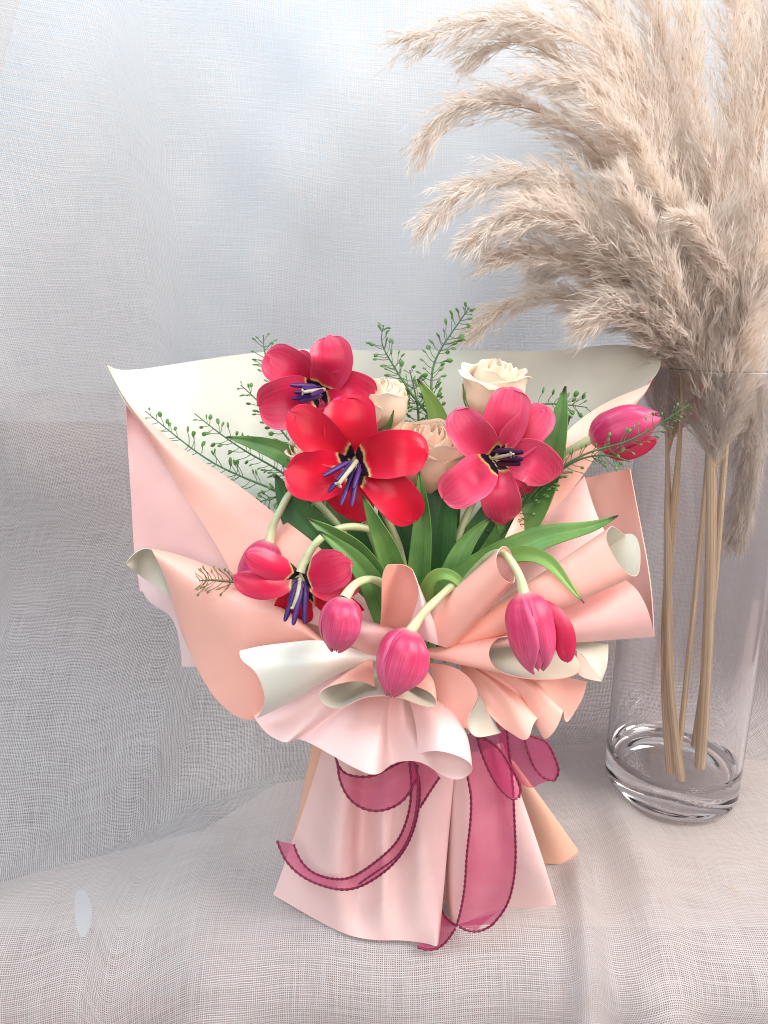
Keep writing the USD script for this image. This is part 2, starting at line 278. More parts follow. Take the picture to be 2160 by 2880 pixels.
def stem_mat(name, c0, c1):
    return usdkit.material(stage, LK + name, {'pt': PT, 'x': ('separate_xyz', {}), 'g': ('geometry', {}), 'n': ('noise_texture', {'scale': 120.0, 'detail': 3.0}), 'v': ('map_range', {'from_min': 0.3, 'from_max': 0.7, 'to_min': 0.88, 'to_max': 1.1}),
        'm': ('mix', {'color1': c0, 'color2': c1}), 'h': ('hsv', {}), 'p': ('principled_bsdf', {'roughness': 0.4})},
        [('pt.vector', 'x.vector'), ('x.y', 'm.fac'), ('m.color', 'h.color'), ('g.position', 'n.vector'), ('n.fac', 'v.value'), ('v.result', 'h.value'), ('h.color', 'p.base_color')], surface='p.BSDF')
m_stem = stem_mat('tulip_stem', (0.62, 0.62, 0.36), (0.16, 0.27, 0.07))
m_anther = plain('purple_anther', (0.055, 0.014, 0.13), 0.5, 0.5, 900.0)
m_antherdark = plain('dark_anther', (0.028, 0.006, 0.035), 0.55, 0.5, 900.0)
m_pistil = plain('pale_pistil', (0.42, 0.40, 0.27), 0.45, 0.1, 300.0)
m_sprig = plain('sprig_green', (0.055, 0.14, 0.04), 0.5, 0.25, 200.0)
m_sprigb = plain('sprig_olive', (0.16, 0.14, 0.05), 0.5, 0.25, 200.0)
m_pod = plain('pod_green', (0.10, 0.23, 0.055), 0.45, 0.3, 250.0)
m_podb = plain('pod_olive', (0.20, 0.20, 0.07), 0.45, 0.3, 250.0)
def rose_mat(name, a, b):
    return usdkit.material(stage, LK + name, {'pt': PT, 'x': ('separate_xyz', {}), 'm': ('mix', {'color1': a, 'color2': b}), 'g': ('geometry', {}), 'n': ('noise_texture', {'scale': 70.0, 'detail': 3.0}), 'v': ('map_range', {'from_min': 0.3, 'from_max': 0.7, 'to_min': 0.95, 'to_max': 1.03}), 'h': ('hsv', {}),
        'mp': ('mapping', {'scale': (30.0, 2.0, 1.0)}), 'nv': ('noise_texture', {'scale': 1.0, 'detail': 3.0}), 'bp': ('bump', {'strength': 0.15, 'distance': 0.0006}),
        'p': ('principled_bsdf', {'roughness': 0.5, 'specular_ior_level': 0.3, 'sheen_weight': 0.2, 'subsurface_weight': 0.25, 'subsurface_radius': (1, 0.5, 0.3), 'subsurface_scale': 0.003})},
        [('pt.vector', 'x.vector'), ('x.y', 'm.fac'), ('m.color', 'h.color'), ('g.position', 'n.vector'), ('n.fac', 'v.value'), ('v.result', 'h.value'), ('h.color', 'p.base_color'), ('pt.vector', 'mp.vector'), ('mp.vector', 'nv.vector'), ('nv.fac', 'bp.height'), ('bp.normal', 'p.normal')], surface='p.BSDF')
m_rosecream = rose_mat('cream_rose', (0.91, 0.60, 0.38), (0.92, 0.72, 0.52)); m_rosepeach = rose_mat('peach_rose', (0.95, 0.50, 0.30), (0.95, 0.62, 0.42))
m_hem = plain('wine_hem', (0.23, 0.012, 0.055), 0.5, 0.3, 1500.0)
m_ribbon = usdkit.material(stage, LK + 'sheer_wine_ribbon', {
    'pt': PT, 'mp': ('mapping', {'scale': (1, 1, 1)}), 'g': ('geometry', {}), 'n': ('noise_texture', {'scale': 55.0, 'detail': 3.0}), 'n2': ('noise_texture', {'scale': 2600.0, 'detail': 1.0}),
    'f': ('map_range', {'from_min': 0.25, 'from_max': 0.75, 'to_min': 0.16, 'to_max': 0.30}), 'f2': ('math', {'math_type': 'multiply_add', 'value2': 0.16}),
    'tp': ('transparent_bsdf', {'color': (1.0, 0.84, 0.90)}), 'd': ('principled_bsdf', {'base_color': (0.62, 0.05, 0.21), 'roughness': 0.45, 'sheen_weight': 0.45, 'sheen_tint': (1, .7, .8)}), 'tl': ('translucent_bsdf', {'color': (0.6, 0.07, 0.2)}), 'm1': ('mix_closure', {'fac': 0.3}), 'm2': ('mix_closure', {})},
    [('g.position', 'n.vector'), ('g.position', 'n2.vector'), ('n.fac', 'f.value'), ('n2.fac', 'f2.value1'), ('f.result', 'f2.value3'), ('d.BSDF', 'm1.closure1'), ('tl.BSDF', 'm1.closure2'), ('f2.value', 'm2.fac'), ('tp.BSDF', 'm2.closure1'), ('m1.closure', 'm2.closure2')], surface='m2.closure')
m_glass = usdkit.material(stage, LK + 'clear_glass', {'g': ('glass_bsdf', {'color': (0.996, 0.994, 0.998), 'IOR': 1.47, 'roughness': 0.0})}, surface='g.BSDF')
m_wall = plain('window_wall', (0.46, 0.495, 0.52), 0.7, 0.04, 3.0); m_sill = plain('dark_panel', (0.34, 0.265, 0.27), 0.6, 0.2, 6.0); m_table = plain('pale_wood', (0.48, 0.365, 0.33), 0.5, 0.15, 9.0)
m_scrap = plain('blue_scrap', (0.62, 0.68, 0.72), 0.5, 0.05)
PER = 0.00150
m_cloth = usdkit.material(stage, LK + 'sheer_cloth', {
    'pt': PT, 'x': ('separate_xyz', {}), 'nw': ('noise_texture', {'scale': 75.0, 'detail': 3.0}), 'nd': ('noise_texture', {'scale': 9.0, 'detail': 4.0, 'roughness': 0.6}),
    'ma': ('mapping', {'scale': (700.0, 22.0, 1.0)}), 'mb': ('mapping', {'scale': (22.0, 700.0, 1.0)}), 'na': ('noise_texture', {'scale': 1.0, 'detail': 2.0}), 'nb': ('noise_texture', {'scale': 1.0, 'detail': 2.0}),
    'wu': ('math', {'math_type': 'multiply_add', 'value2': 0.0022}), 'wv': ('math', {'math_type': 'multiply_add', 'value2': 0.0022}),
    'du': ('math', {'math_type': 'divide', 'value2': PER}), 'dv': ('math', {'math_type': 'divide', 'value2': PER * 0.93}), 'fu': ('math', {'math_type': 'pingpong', 'value2': 0.5}), 'fv': ('math', {'math_type': 'pingpong', 'value2': 0.5}),
    'ta': ('map_range', {'from_min': 0.25, 'from_max': 0.75, 'to_min': 0.06, 'to_max': 0.31}), 'tb': ('map_range', {'from_min': 0.25, 'from_max': 0.75, 'to_min': 0.07, 'to_max': 0.34}),
    'ua': ('math', {'math_type': 'subtract'}), 'vb': ('math', {'math_type': 'subtract'}),
    'su': ('map_range', {'from_min': -0.06, 'from_max': 0.06, 'to_min': 0.0, 'to_max': 1.0, 'clamp': True}), 'sv': ('map_range', {'from_min': -0.06, 'from_max': 0.06, 'to_min': 0.0, 'to_max': 1.0, 'clamp': True}), 'mx': ('math', {'math_type': 'maximum'}),
    'mm': ('map_range', {'from_min': 0.0, 'from_max': 1.0, 'to_min': 0.14, 'to_max': 0.96}),
    'bh': ('math', {'math_type': 'add'}), 'bp': ('bump', {'strength': 0.6, 'distance': 0.0008}),
    'cr': ('map_range', {'from_min': 0.3, 'from_max': 0.7, 'to_min': 0.93, 'to_max': 1.03}), 'hv': ('hsv', {'color': (0.76, 0.70, 0.685)}),
    'd': ('principled_bsdf', {'roughness': 0.7, 'specular_ior_level': 0.2}), 'tl': ('translucent_bsdf', {'color': (0.66, 0.63, 0.625)}), 'm1': ('mix_closure', {'fac': 0.3}), 'tp': ('transparent_bsdf', {'color': (1, 1, 1)}), 'm2': ('mix_closure', {})},
    [('pt.vector', 'x.vector'), ('pt.vector', 'nw.vector'), ('pt.vector', 'nd.vector'), ('pt.vector', 'ma.vector'), ('pt.vector', 'mb.vector'), ('ma.vector', 'na.vector'), ('mb.vector', 'nb.vector'),
     ('nw.fac', 'wu.value1'), ('x.x', 'wu.value3'), ('nw.fac', 'wv.value1'), ('x.y', 'wv.value3'), ('wu.value', 'du.value1'), ('wv.value', 'dv.value1'), ('du.value', 'fu.value1'), ('dv.value', 'fv.value1'),
     ('na.fac', 'ta.value'), ('nb.fac', 'tb.value'), ('ta.result', 'ua.value1'), ('fu.value', 'ua.value2'), ('tb.result', 'vb.value1'), ('fv.value', 'vb.value2'),
     ('ua.value', 'su.value'), ('vb.value', 'sv.value'), ('su.result', 'mx.value1'), ('sv.result', 'mx.value2'), ('mx.value', 'mm.value'), ('na.fac', 'bh.value1'), ('nb.fac', 'bh.value2'), ('bh.value', 'bp.height'), ('bp.normal', 'd.normal'),
     ('nd.fac', 'cr.value'), ('cr.result', 'hv.value'), ('hv.color', 'd.base_color'),
     ('d.BSDF', 'm1.closure1'), ('tl.BSDF', 'm1.closure2'), ('mm.result', 'm2.fac'), ('tp.BSDF', 'm2.closure1'), ('m1.closure', 'm2.closure2')], surface='m2.closure')
def hair_mat(name, a, b):
    return usdkit.material(stage, LK + name, {'pt': ('attribute', {'attribute': 'tone'}), 'm': ('mix', {'color1': a, 'color2': b}),
        'd': ('diffuse_bsdf', {}), 'tl': ('translucent_bsdf', {}), 'x': ('mix_closure', {'fac': 0.35})},
        [('pt.fac', 'm.fac'), ('m.color', 'd.color'), ('m.color', 'tl.color'), ('d.BSDF', 'x.closure1'), ('tl.BSDF', 'x.closure2')], surface='x.closure')
m_plume = hair_mat('pampas_fluff', (0.53, 0.38, 0.28), (0.95, 0.875, 0.80))
m_cane = usdkit.material(stage, LK + 'pampas_cane', {'pt': PT, 'mp': ('mapping', {'scale': (18.0, 1.5, 1.0)}), 'n': ('noise_texture', {'scale': 1.0, 'detail': 3.0}), 'r': ('rgb_ramp', {'ramp': [(0.0, (0.38, 0.21, 0.12)), (0.42, (0.58, 0.38, 0.23)), (0.6, (0.74, 0.55, 0.35)), (1.0, (0.84, 0.69, 0.48))]}), 'bp': ('bump', {'strength': 0.4, 'distance': 0.0005}), 'p': ('principled_bsdf', {'roughness': 0.45})},
    [('pt.vector', 'mp.vector'), ('mp.vector', 'n.vector'), ('n.fac', 'r.fac'), ('r.color', 'p.base_color'), ('n.fac', 'bp.height'), ('bp.normal', 'p.normal')], surface='p.BSDF')

# ------------------------------------------------------------------ setting: wall, table, draped cloth
def box(lo, hi):
    lo, hi = np.array(lo, float), np.array(hi, float); V, Q, N = [], [], []
    for ax in range(3):
        for sgn in (0, 1):
            u, v = (ax + 1) % 3, (ax + 2) % 3; q = []
            for a, b in ((0, 0), (1, 0), (1, 1), (0, 1)):
                p = np.zeros(3); p[ax] = (lo, hi)[sgn][ax]; p[u] = (lo, hi)[a][u]; p[v] = (lo, hi)[b][v]; q.append(p)
            if not sgn: q = q[::-1]
            n = np.zeros(3); n[ax] = 2 * sgn - 1
            Q.append(np.arange(4) + len(V)); V += q; N += [n] * 4
    return np.array(V), np.array(Q), np.array(N), np.zeros((24, 3))
YW, YE = 0.735, 0.402
m = box((-1.6, YW + 0.40, -0.8), (1.6, YW + 0.43, 2.2)); put(None, 'wall', *m[:3], m_wall, kind='structure')
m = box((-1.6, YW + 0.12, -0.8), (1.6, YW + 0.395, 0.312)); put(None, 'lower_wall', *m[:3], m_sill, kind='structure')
import trimesh
from shapely.geometry import Polygon
tm = trimesh.creation.extrude_polygon(Polygon([(-0.62, YE + 0.05), (0.9, YE + 0.05), (0.9, 0.64), (0.34, 0.665), (0.26, 0.70), (0.05, 0.665), (-0.105, 0.625), (-0.16, 0.56), (-0.34, 0.485), (-0.62, 0.465)]), 0.80); tm.apply_translation([0, 0, -0.808]); tm.unmerge_vertices()
put(None, 'table', np.array(tm.vertices), np.array(tm.faces), np.array(tm.vertex_normals), m_table, kind='structure')

def cloth():
    R2 = 0.055; x = np.linspace(-0.62, 0.62, 420); yy, zz = [], []
    for R in 0.075 + 0.19 * (1 - smooth(x, -0.34, -0.02)):
        a1, a2, q = np.linspace(0, np.pi / 2, 70)[1:], np.linspace(0, np.pi / 2, 30)[1:], np.linspace(0, 1, 131)[1:]
        y = np.r_[np.full(150, YW), YW - R * (1 - np.cos(a1)), YW - R + (YE + R2 - YW + R) * q, YE + R2 - R2 * np.sin(a2), np.full(110, YE)]
        z = np.r_[0.95 + (R - .95) * np.linspace(0, 1, 150), R - R * np.sin(a1), 0 * q, -R2 + R2 * np.cos(a2), np.linspace(-R2, -.5, 111)[1:]]
        yy.append(y); zz.append(z)
    yy, zz = np.array(yy).T, np.array(zz).T; nv = len(yy); X = np.repeat(x[None], nv, 0)
    ty, tz = np.gradient(yy, axis=0), np.gradient(zz, axis=0); tl = np.hypot(ty, tz) + 1e-12; nory, norz = tz / tl, -ty / tl
    onwall = (np.arange(nv) < 219)[:, None]
    rg = np.random.default_rng(4); D = np.zeros_like(X)
    wallw = smooth(zz, 0.02, 0.20) * onwall
    front = smooth(-zz, 0.0, 0.06)
    flat = 1 - np.clip(wallw + front, 0, 1)
    # big soft fold in the upper left, running down and to the left
    edge = -0.265 - (0.75 - zz) * 0.34 + 0.010 * np.sin(zz * 9)
    D += wallw * smooth(zz, .12, .5) * 0.10 * (smooth(X - edge, -0.035, 0.0) - smooth(X - edge, 0.0, 0.22))
    D += wallw * (.0012 * np.sin((X * .8 + zz) * 55) * np.exp(-((X - edge - .25) / .12) ** 2) + .0010 * np.sin((zz - X * .35) * 38 + 2 * np.sin(X * 9)))
    D += wallw * 0.02 * np.exp(-((X + .33 + .35 * (zz - .3)) / .05) ** 2) * (1 - smooth(zz, .35, .55))
    D += wallw * (0.010 * np.sin(X * 13 + 2.5 * zz + 0.6) + 0.006 * np.sin(X * 31 - 4 * zz + 1.0))
    D += wallw * 0.10 * smooth(X, 0.33, 0.42)
    D += wallw * smooth(zz, .25, .6) * .011 * np.sin((X - edge) * 30 + 1.2 * np.sin(zz * 6)) * smooth(X - edge, 0, .1)
    # table and hanging front
    for x0, x1, amp, wd, y0, y1 in ((0.145, 0.175, 0.012, 0.011, 0.40, 0.53), (0.20, 0.215, 0.010, 0.018, 0.44, 0.66), (-0.13, -0.18, 0.009, 0.03, 0.40, 0.6), (-0.30, -0.22, 0.008, 0.03, .4, .7), (0.32, 0.29, 0.004, 0.02, .4, .52)):
        t = np.clip((yy - 0.424) / 0.2, -1, 1.5); c = x0 + (x1 - x0) * t
        w = smooth(yy, y0 - .05, y0 + .03) * (1 - smooth(yy, y1 - .06, y1 + .02))
        D += amp * np.exp(-((X - c) / wd) ** 2) * np.maximum(w * (1 - wallw), front * 1.5)
    D += front * (0.012 * np.sin(X * 24 + 1.1) + 0.007 * np.sin(X * 47 + zz * 5)) * smooth(-zz, 0, .2)
    D += flat * (0.0018 * np.sin(X * 45 + yy * 20) + 0.0016 * np.sin(X * 17 - yy * 42) + .0018)
    Y, Zc = yy + D * nory, zz + D * norz
    g = np.stack([X, Y, Zc], -1)
    uu = np.concatenate([np.zeros((nv, 1)), np.cumsum(np.linalg.norm(np.diff(g, axis=1), axis=2), 1)], 1)
    k = len(x) // 2; uu -= uu[:, k:k + 1]
    vv = np.concatenate([np.zeros((1, len(x))), np.cumsum(np.linalg.norm(np.diff(g, axis=0), axis=2), 0)], 0)
    idx = np.arange(g.shape[0] * g.shape[1]).reshape(g.shape[:2])
    q = np.stack([idx[:-1, :-1], idx[1:, :-1], idx[1:, 1:], idx[:-1, 1:]], -1).reshape(-1, 4)
    n = normals(g)
    if n[:, :, 1].mean() > 0: n = -n
    put(None, 'draped_cloth', g.reshape(-1, 3), q, n.reshape(-1, 3), m_cloth, np.stack([uu.ravel() + 5, vv.ravel() + 5, 0 * vv.ravel()], 1),
        'sheer white woven cloth hanging behind and draped over the table', 'cloth')
cloth()
g = loft([[Z('N', 166, 1925, -.0066), Z('N', 182, 1922, -.0066)], [Z('N', 161, 1950, -.0066), Z('N', 197, 1952, -.0066)], [Z('N', 163, 1990, -.0066), Z('N', 196, 1995, -.0066)], [Z('N', 172, 2022, -.0066), Z('N', 184, 2024, -.0066)]], 8, 10)
g[..., 2] = -0.0066
put(None, 'paper_scrap', *(lambda s: (s[0], s[1], s[2], m_scrap, s[3]))(shell(g, 0.0004)), 'pale blue oval scrap showing through the sheer cloth at lower left', 'scrap')

# ------------------------------------------------------------------ vase
VX = np.array([0.273, 0.610, 0.004]); VR, VH = 0.0600, 0.393
def vase():
    t = thing('glass_vase', VX, 'tall clear glass cylinder vase holding dried pampas grass', 'vase')
    w = 0.0034; b = 0.027
    pr = [(0, 0.007), (0.03, 0.0055), (0.046, 0.0022), (0.052, 0.0), (0.0565, 0.0006), (0.0592, 0.0025), (VR, 0.006), (VR, 0.05), (VR, 0.2), (VR, VH - 0.002), (VR - 0.0006, VH - 0.0006), (VR - w / 2, VH), (VR - w + 0.0006, VH - 0.0006), (VR - w, VH - 0.002),
          (VR - w, 0.2), (VR - w, b + 0.012), (VR - w - 0.001, b + 0.006), (VR - w - 0.0045, b + 0.0015), (VR - w - 0.011, b - 0.0005), (0.03, b + 0.0012), (0, b + 0.002)]
    pr = np.array(pr); n = 128; a = np.arange(n) * 2 * np.pi / n
    V = np.stack([pr[:, :1] * np.cos(a), pr[:, :1] * np.sin(a), np.repeat(pr[:, 1:], n, 1)], -1)
    tg = unit(np.gradient(pr, axis=0)); no = np.stack([tg[:, 1], -tg[:, 0]], 1)
    N = np.stack([no[:, :1] * np.cos(a), no[:, :1] * np.sin(a), np.repeat(no[:, 1:], n, 1)], -1)
    k = len(pr); i, j = np.meshgrid(np.arange(k - 1), np.arange(n), indexing='ij')
    Q = np.stack([i * n + j, i * n + (j + 1) % n, (i + 1) * n + (j + 1) % n, (i + 1) * n + j], -1).reshape(-1, 4)
    put(t, 'body', V.reshape(-1, 3) + VX, Q, N.reshape(-1, 3), m_glass)
vase()

# ------------------------------------------------------------------ pampas grass
def curves(parent, name, pts, widths, mat, tone, kind='stuff'):
    path = numbered(parent, name); o = org[parent]
    c = UsdGeom.BasisCurves.Define(stage, path); n, k = pts.shape[:2]
    c.CreateTypeAttr('linear'); c.CreatePointsAttr(Vt.Vec3fArray.FromNumpy((pts.reshape(-1, 3) - o).astype(np.float32)))
    c.CreateCurveVertexCountsAttr(Vt.IntArray.FromNumpy(np.full(n, k, np.int32)))
    c.CreateWidthsAttr(Vt.FloatArray.FromNumpy(widths.reshape(-1).astype(np.float32))); c.SetWidthsInterpolation('vertex')
    UsdGeom.PrimvarsAPI(c).CreatePrimvar('tone', Sdf.ValueTypeNames.FloatArray, 'uniform').Set(Vt.FloatArray.FromNumpy(tone.astype(np.float32)))
    UsdShade.MaterialBindingAPI.Apply(c.GetPrim()).Bind(mat); tag(c.GetPrim(), kind=kind)
def pampas(label, pts, wid, seed, nb=300, cane=None, start=0.0, dark=0.0, nh=18, cr=.0024):
    """pts: midrib in display pixels with distance; the fluff grows from fraction start to the tip; cane: lower stalk."""
    rg = np.random.default_rng(seed)
    pl = C('N', pts); low = C('N', cane) if cane else None
    base = low[-1] if cane else pl[0]
    t = thing('pampas_plume', base, label, 'pampas grass', 'dried pampas plumes in the glass vase')
    rib = spl(pl, 80); L = np.linalg.norm(np.diff(rib, axis=0), axis=1).sum()
    full = np.vstack([low[::-1][:-1], pl]) if cane else pl
    st = spl(full, 70); m = tube(st, np.interp(np.linspace(0, 1, 70), [0, .55, .7, 1], [cr, cr * .8, .0012, .0004]) if cane else np.linspace(0.0013, 0.0004, 70), 10); put(t, 'stalk', *m[:3], m_cane, m[3])
    T = unit(np.gradient(rib, axis=0))
    u = np.sort(rg.uniform(start, 0.985, nb)); k = np.clip((u * 79).astype(int), 0, 79)
    o = rib[k] + rg.normal(0, .0008, (nb, 3)); d = T[k]
    rnd = unit(rg.normal(size=(nb, 3))); perp = unit(rnd - d * (rnd * d).sum(1, keepdims=True))
    prof = np.interp(u, [start, start + .12, .5, .8, 1], [.55, 1.0, 1.0, .75, .45])
    ln = 1.15 * wid * prof * rg.uniform(0.6, 1.35, nb); spread = rg.uniform(.35, 1.15, nb)
    q = np.linspace(0, 1, 5)[None, :, None]
    droop = np.array([0, 0, -1.0]) * rg.uniform(.05, .28, nb)[:, None]
    br = o[:, None] + ln[:, None, None] * (q * 1.25 * d[:, None] + (q - .38 * q ** 2) * (perp * spread[:, None])[:, None] + q ** 2 * droop[:, None])
    # hairs along each branchlet
    h = nb * nh; bi = np.repeat(np.arange(nb), nh); f = rg.uniform(.06, 1.0, h); i0 = np.clip((f * 4).astype(int), 0, 3); fr = f * 4 - i0
    ho = br[bi, i0] * (1 - fr[:, None]) + br[bi, i0 + 1] * fr[:, None]; hd = unit(br[bi, i0 + 1] - br[bi, i0])
    r2 = unit(rg.normal(size=(h, 3))); p2 = unit(r2 - hd * (r2 * hd).sum(1, keepdims=True))
    hl = rg.uniform(.006, .014, h) * (0.55 + .45 * prof[bi]); a = rg.uniform(.2, .8, h); qq = np.linspace(0, 1, 4)[None, :, None]
    hp = ho[:, None] + hl[:, None, None] * (qq * hd[:, None] + (qq - .3 * qq ** 2) * (p2 * a[:, None])[:, None])
    tip = np.clip(f + rg.normal(0, .25, h), 0, 1)
    curves(t, 'fluff', hp, np.tile(np.array([.00032, .00032, .00024, .00008]), (h, 1)), m_plume, np.clip(rg.uniform(.55, 1.0, h) - dark, 0, 1))
    curves(t, 'branchlets', br, np.tile(np.array([.0004, .0004, .0003, .00025, .00012]), (nb, 1)), m_plume, np.clip(rg.uniform(.25, .7, nb) - dark, 0, 1))
    ns = nb; sp = rg.integers(0, h, ns)                                       # brown husks among the hairs
    e = hp[sp, 0]; ed = unit(hp[sp, 1] - hp[sp, 0]); sl = rg.uniform(.0025, .0045, ns)
    hk = e[:, None] + sl[:, None, None] * np.linspace(0, 1, 3)[None, :, None] * ed[:, None]
    curves(t, 'husks', hk, np.tile(np.array([.0003, .0008, .0001]), (ns, 1)), m_plume, rg.uniform(.0, .22, ns))
def foot_at(x, y): return (x, y, on_plane(*src('N', x, y), 0.036)[1])                # stands on the glass floor
K1 = [(1440, 1000, .60), (1445, 1400, .588), foot_at(1470, 1682)]; K2 = [(1545, 1030, .59), (1528, 1400, .588), foot_at(1512, 1655)]; K3 = [(1505, 1000, .625), (1490, 1400, .603), foot_at(1462, 1668)]
K4 = [(1555, 1050, .615), (1540, 1300, .61), foot_at(1500, 1610)]; K5 = [(1425, 980, .61), (1440, 1300, .598), foot_at(1448, 1668)]
PL = [
 ('arching plume sweeping to the far left at the top edge', [(1500, 620, .63), (1420, 300, .62), (1260, 90, .60), (1080, 40, .585), (930, 75, .575), (850, 95, .57)], .028, None),
 ('plume whose dark tip droops beside the top left arch', [(1490, 650, .64), (1390, 380, .63), (1250, 170, .62), (1110, 90, .61), (1000, 130, .60)], .028, None),
 ('plume with brown seeded tip nodding furthest left at mid height', [(1470, 700, .63), (1400, 500, .62), (1260, 300, .605), (1090, 225, .59), (960, 250, .58), (905, 335, .575)], .028, None),
 ('pale plume reaching left with a pointed silvery tip', [(1460, 730, .61), (1380, 560, .595), (1230, 400, .575), (1080, 390, .56), (975, 430, .55), (912, 490, .545)], .026, None),
 ('light plume just under the silvery tipped one', [(1455, 740, .60), (1380, 580, .585), (1240, 450, .565), (1120, 450, .55), (1010, 530, .54)], .025, None),
 ('short full plume leaning left in the middle of the bunch', [(1460, 750, .595), (1400, 640, .575), (1290, 520, .555), (1190, 470, .545), (1110, 480, .54)], .026, None),
 ('fluffy plume pointing left below the middle of the bunch', [(1450, 760, .62), (1390, 680, .60), (1280, 590, .58), (1160, 545, .565), (1060, 555, .555)], .027, None),
 ('lowest thin plume drooping left over the paper edge', [(1440, 765, .63), (1370, 700, .615), (1250, 650, .60), (1110, 655, .59), (1010, 720, .585)], .022, None),
 ('stubby bright plume curling left just above the vase rim', [(1470, 790, .585), (1430, 720, .57), (1370, 670, .56), (1285, 685, .55)], .026, K5),
 ('slim pale plume standing in front with its tip near the centre', [(1520, 800, .575), (1470, 690, .56), (1415, 560, .55), (1345, 400, .545)], .022, K2),
 ('long pale plume bending left above the slim front one', [(1520, 700, .60), (1470, 520, .58), (1390, 350, .565), (1265, 215, .555)], .027, None),
 ('wide plume fanning to the upper left', [(1510, 640, .62), (1440, 400, .60), (1320, 210, .585), (1130, 160, .575)], .03, None),
 ('tall broad plume leaving the frame at the top', [(1530, 640, .64), (1470, 350, .63), (1360, 120, .62), (1200, -60, .61)], .034, None),
 ('upright plume cut by the top edge left of the gap', [(1540, 640, .66), (1490, 350, .66), (1430, 100, .66), (1390, -60, .66)], .034, K3),
 ('upright plume right of the gap at the top', [(1570, 650, .64), (1580, 400, .63), (1590, 150, .62), (1575, -60, .62)], .03, None),
 ('plume leaning into the upper right corner', [(1590, 700, .62), (1625, 420, .60), (1655, 180, .59), (1690, -60, .58)], .033, K4),
 ('small curl of fluff at the right of the bunch', [(1600, 720, .57), (1570, 600, .555), (1520, 500, .545), (1465, 475, .54)], .022, None),
 ('plume hugging the right edge above the vase', [(1590, 800, .575), (1615, 650, .56), (1650, 480, .55), (1690, 330, .55)], .03, None),
 ('dense plume rising straight out of the vase mouth', [(1510, 830, .59), (1500, 720, .575), (1520, 600, .565), (1560, 470, .56)], .028, None),
 ('low plume with its fluff reaching down inside the vase', [(1548, 1030, .585), (1535, 900, .58), (1540, 780, .575), (1590, 640, .57)], .026, None),
 ('plume at the back left with fluff inside the glass', [(1440, 930, .605), (1432, 840, .605), (1440, 740, .61), (1400, 600, .615)], .020, K1),
 ('drooping plume hanging down inside the right of the vase', [(1640, 780, .63), (1625, 900, .635), (1615, 1030, .64), (1590, 1160, .64)], .024, None),
]
PL += [
 ('thin upright plume at the top in the gap of the bunch', [(1550, 700, .67), (1530, 450, .67), (1500, 200, .67), (1490, -60, .67)], .03, None),
 ('back plume at the top right corner', [(1600, 720, .67), (1620, 450, .67), (1625, 200, .67), (1620, -60, .67)], .034, None),
 ('back plume at the top behind the fan', [(1500, 700, .67), (1420, 420, .67), (1340, 180, .665), (1300, -40, .66)], .032, None),
 ('plume filling the back of the bunch behind the slim front one', [(1510, 760, .65), (1450, 560, .65), (1380, 420, .645), (1290, 330, .64)], .03, None),
 ('plume filling the heart of the bunch', [(1530, 780, .60), (1500, 620, .59), (1470, 500, .585), (1420, 400, .58)], .03, None),
 ('plume rising right of the heart of the bunch', [(1560, 800, .62), (1560, 620, .61), (1545, 450, .60), (1520, 300, .595)], .032, None),
 ('plume at the right border behind the curl', [(1600, 820, .64), (1630, 620, .64), (1640, 420, .64), (1650, 250, .635)], .032, None),
 ('plume low at the right just above the glass rim', [(1570, 840, .57), (1590, 740, .56), (1625, 650, .55), (1670, 580, .545)], .026, None),
 ('dark plume low at the left where the bunch narrows', [(1470, 830, .60), (1440, 760, .59), (1410, 680, .585), (1370, 600, .58)], .024, None),
 ('plume between the two lower left ones', [(1450, 740, .64), (1380, 640, .63), (1280, 570, .62), (1150, 590, .61)], .026, None),
]
NODES = [(1442, 985, .605), (1545, 1020, .592)]
CR = {0: .0}
DK = {1: .05, 2: .1, 6: .05, 7: .05, 13: .08, 18: .05, 19: .12, 20: .2, 21: .05, 22: .05, 23: .05, 24: .05, 25: .12, 30: .2}
for i, (lb, pts, wd, cane) in enumerate(PL):
    if cane is None and i != 21: pts = [min(NODES, key=lambda q: abs(q[0] - pts[0][0]))] + pts
    pampas(lb, pts, wd, 100 + i, 330 if i not in (7, 16) else 240, cane, 0.02 if cane or i == 21 else .10, DK.get(i, 0), cr={8: .0038, 9: .0050, 13: .0026, 15: .0032, 20: .0040}.get(i, .003))

# ------------------------------------------------------------------ wrapping papers
TH = 0.0005
def sheet(parent, name, g, mat, label=None, cat=None, flip=False, group=None):
    V, Q, N, pt = shell(g, TH, flip)
    return put(parent, name, V, Q, N, mat, pt, label, cat, group)
def paper_thing(label, loc):
    return thing('wrapping_paper', loc, label, 'wrapping paper')
N_ = 'N'
# 1 tall back sheet, cream inside, with both side flaps folded forward
t = paper_thing('tall cream wrapping paper sheet standing behind the flowers, peach flaps folded forward at both sides', P(N_, 850, 1500, .50))
sheet(t, 'panel', loft([C(N_, [(225, 783, .562), (258, 799, .576), (400, 783, .59), (640, 755, .605), (800, 757, .607), (1000, 757, .607), (1200, 757, .60), (1330, 745, .595), (1415, 757, .590)]),
    C(N_, [(285, 892, .547), (420, 900, .57), (640, 890, .592), (850, 900, .597), (1080, 900, .592), (1270, 872, .584), (1402, 826, .562)]),
    C(N_, [(385, 990, .53), (520, 985, .565), (850, 995, .59), (1080, 985, .582), (1245, 950, .552)]),
    C(N_, [(530, 1095, .51), (680, 1075, .55), (850, 1090, .575), (1020, 1070, .56), (1190, 1040, .533)]),
    C(N_, [(720, 1330, .475), (800, 1310, .50), (880, 1310, .505), (960, 1310, .50), (1060, 1290, .48)])], 72, 48), m_cream)
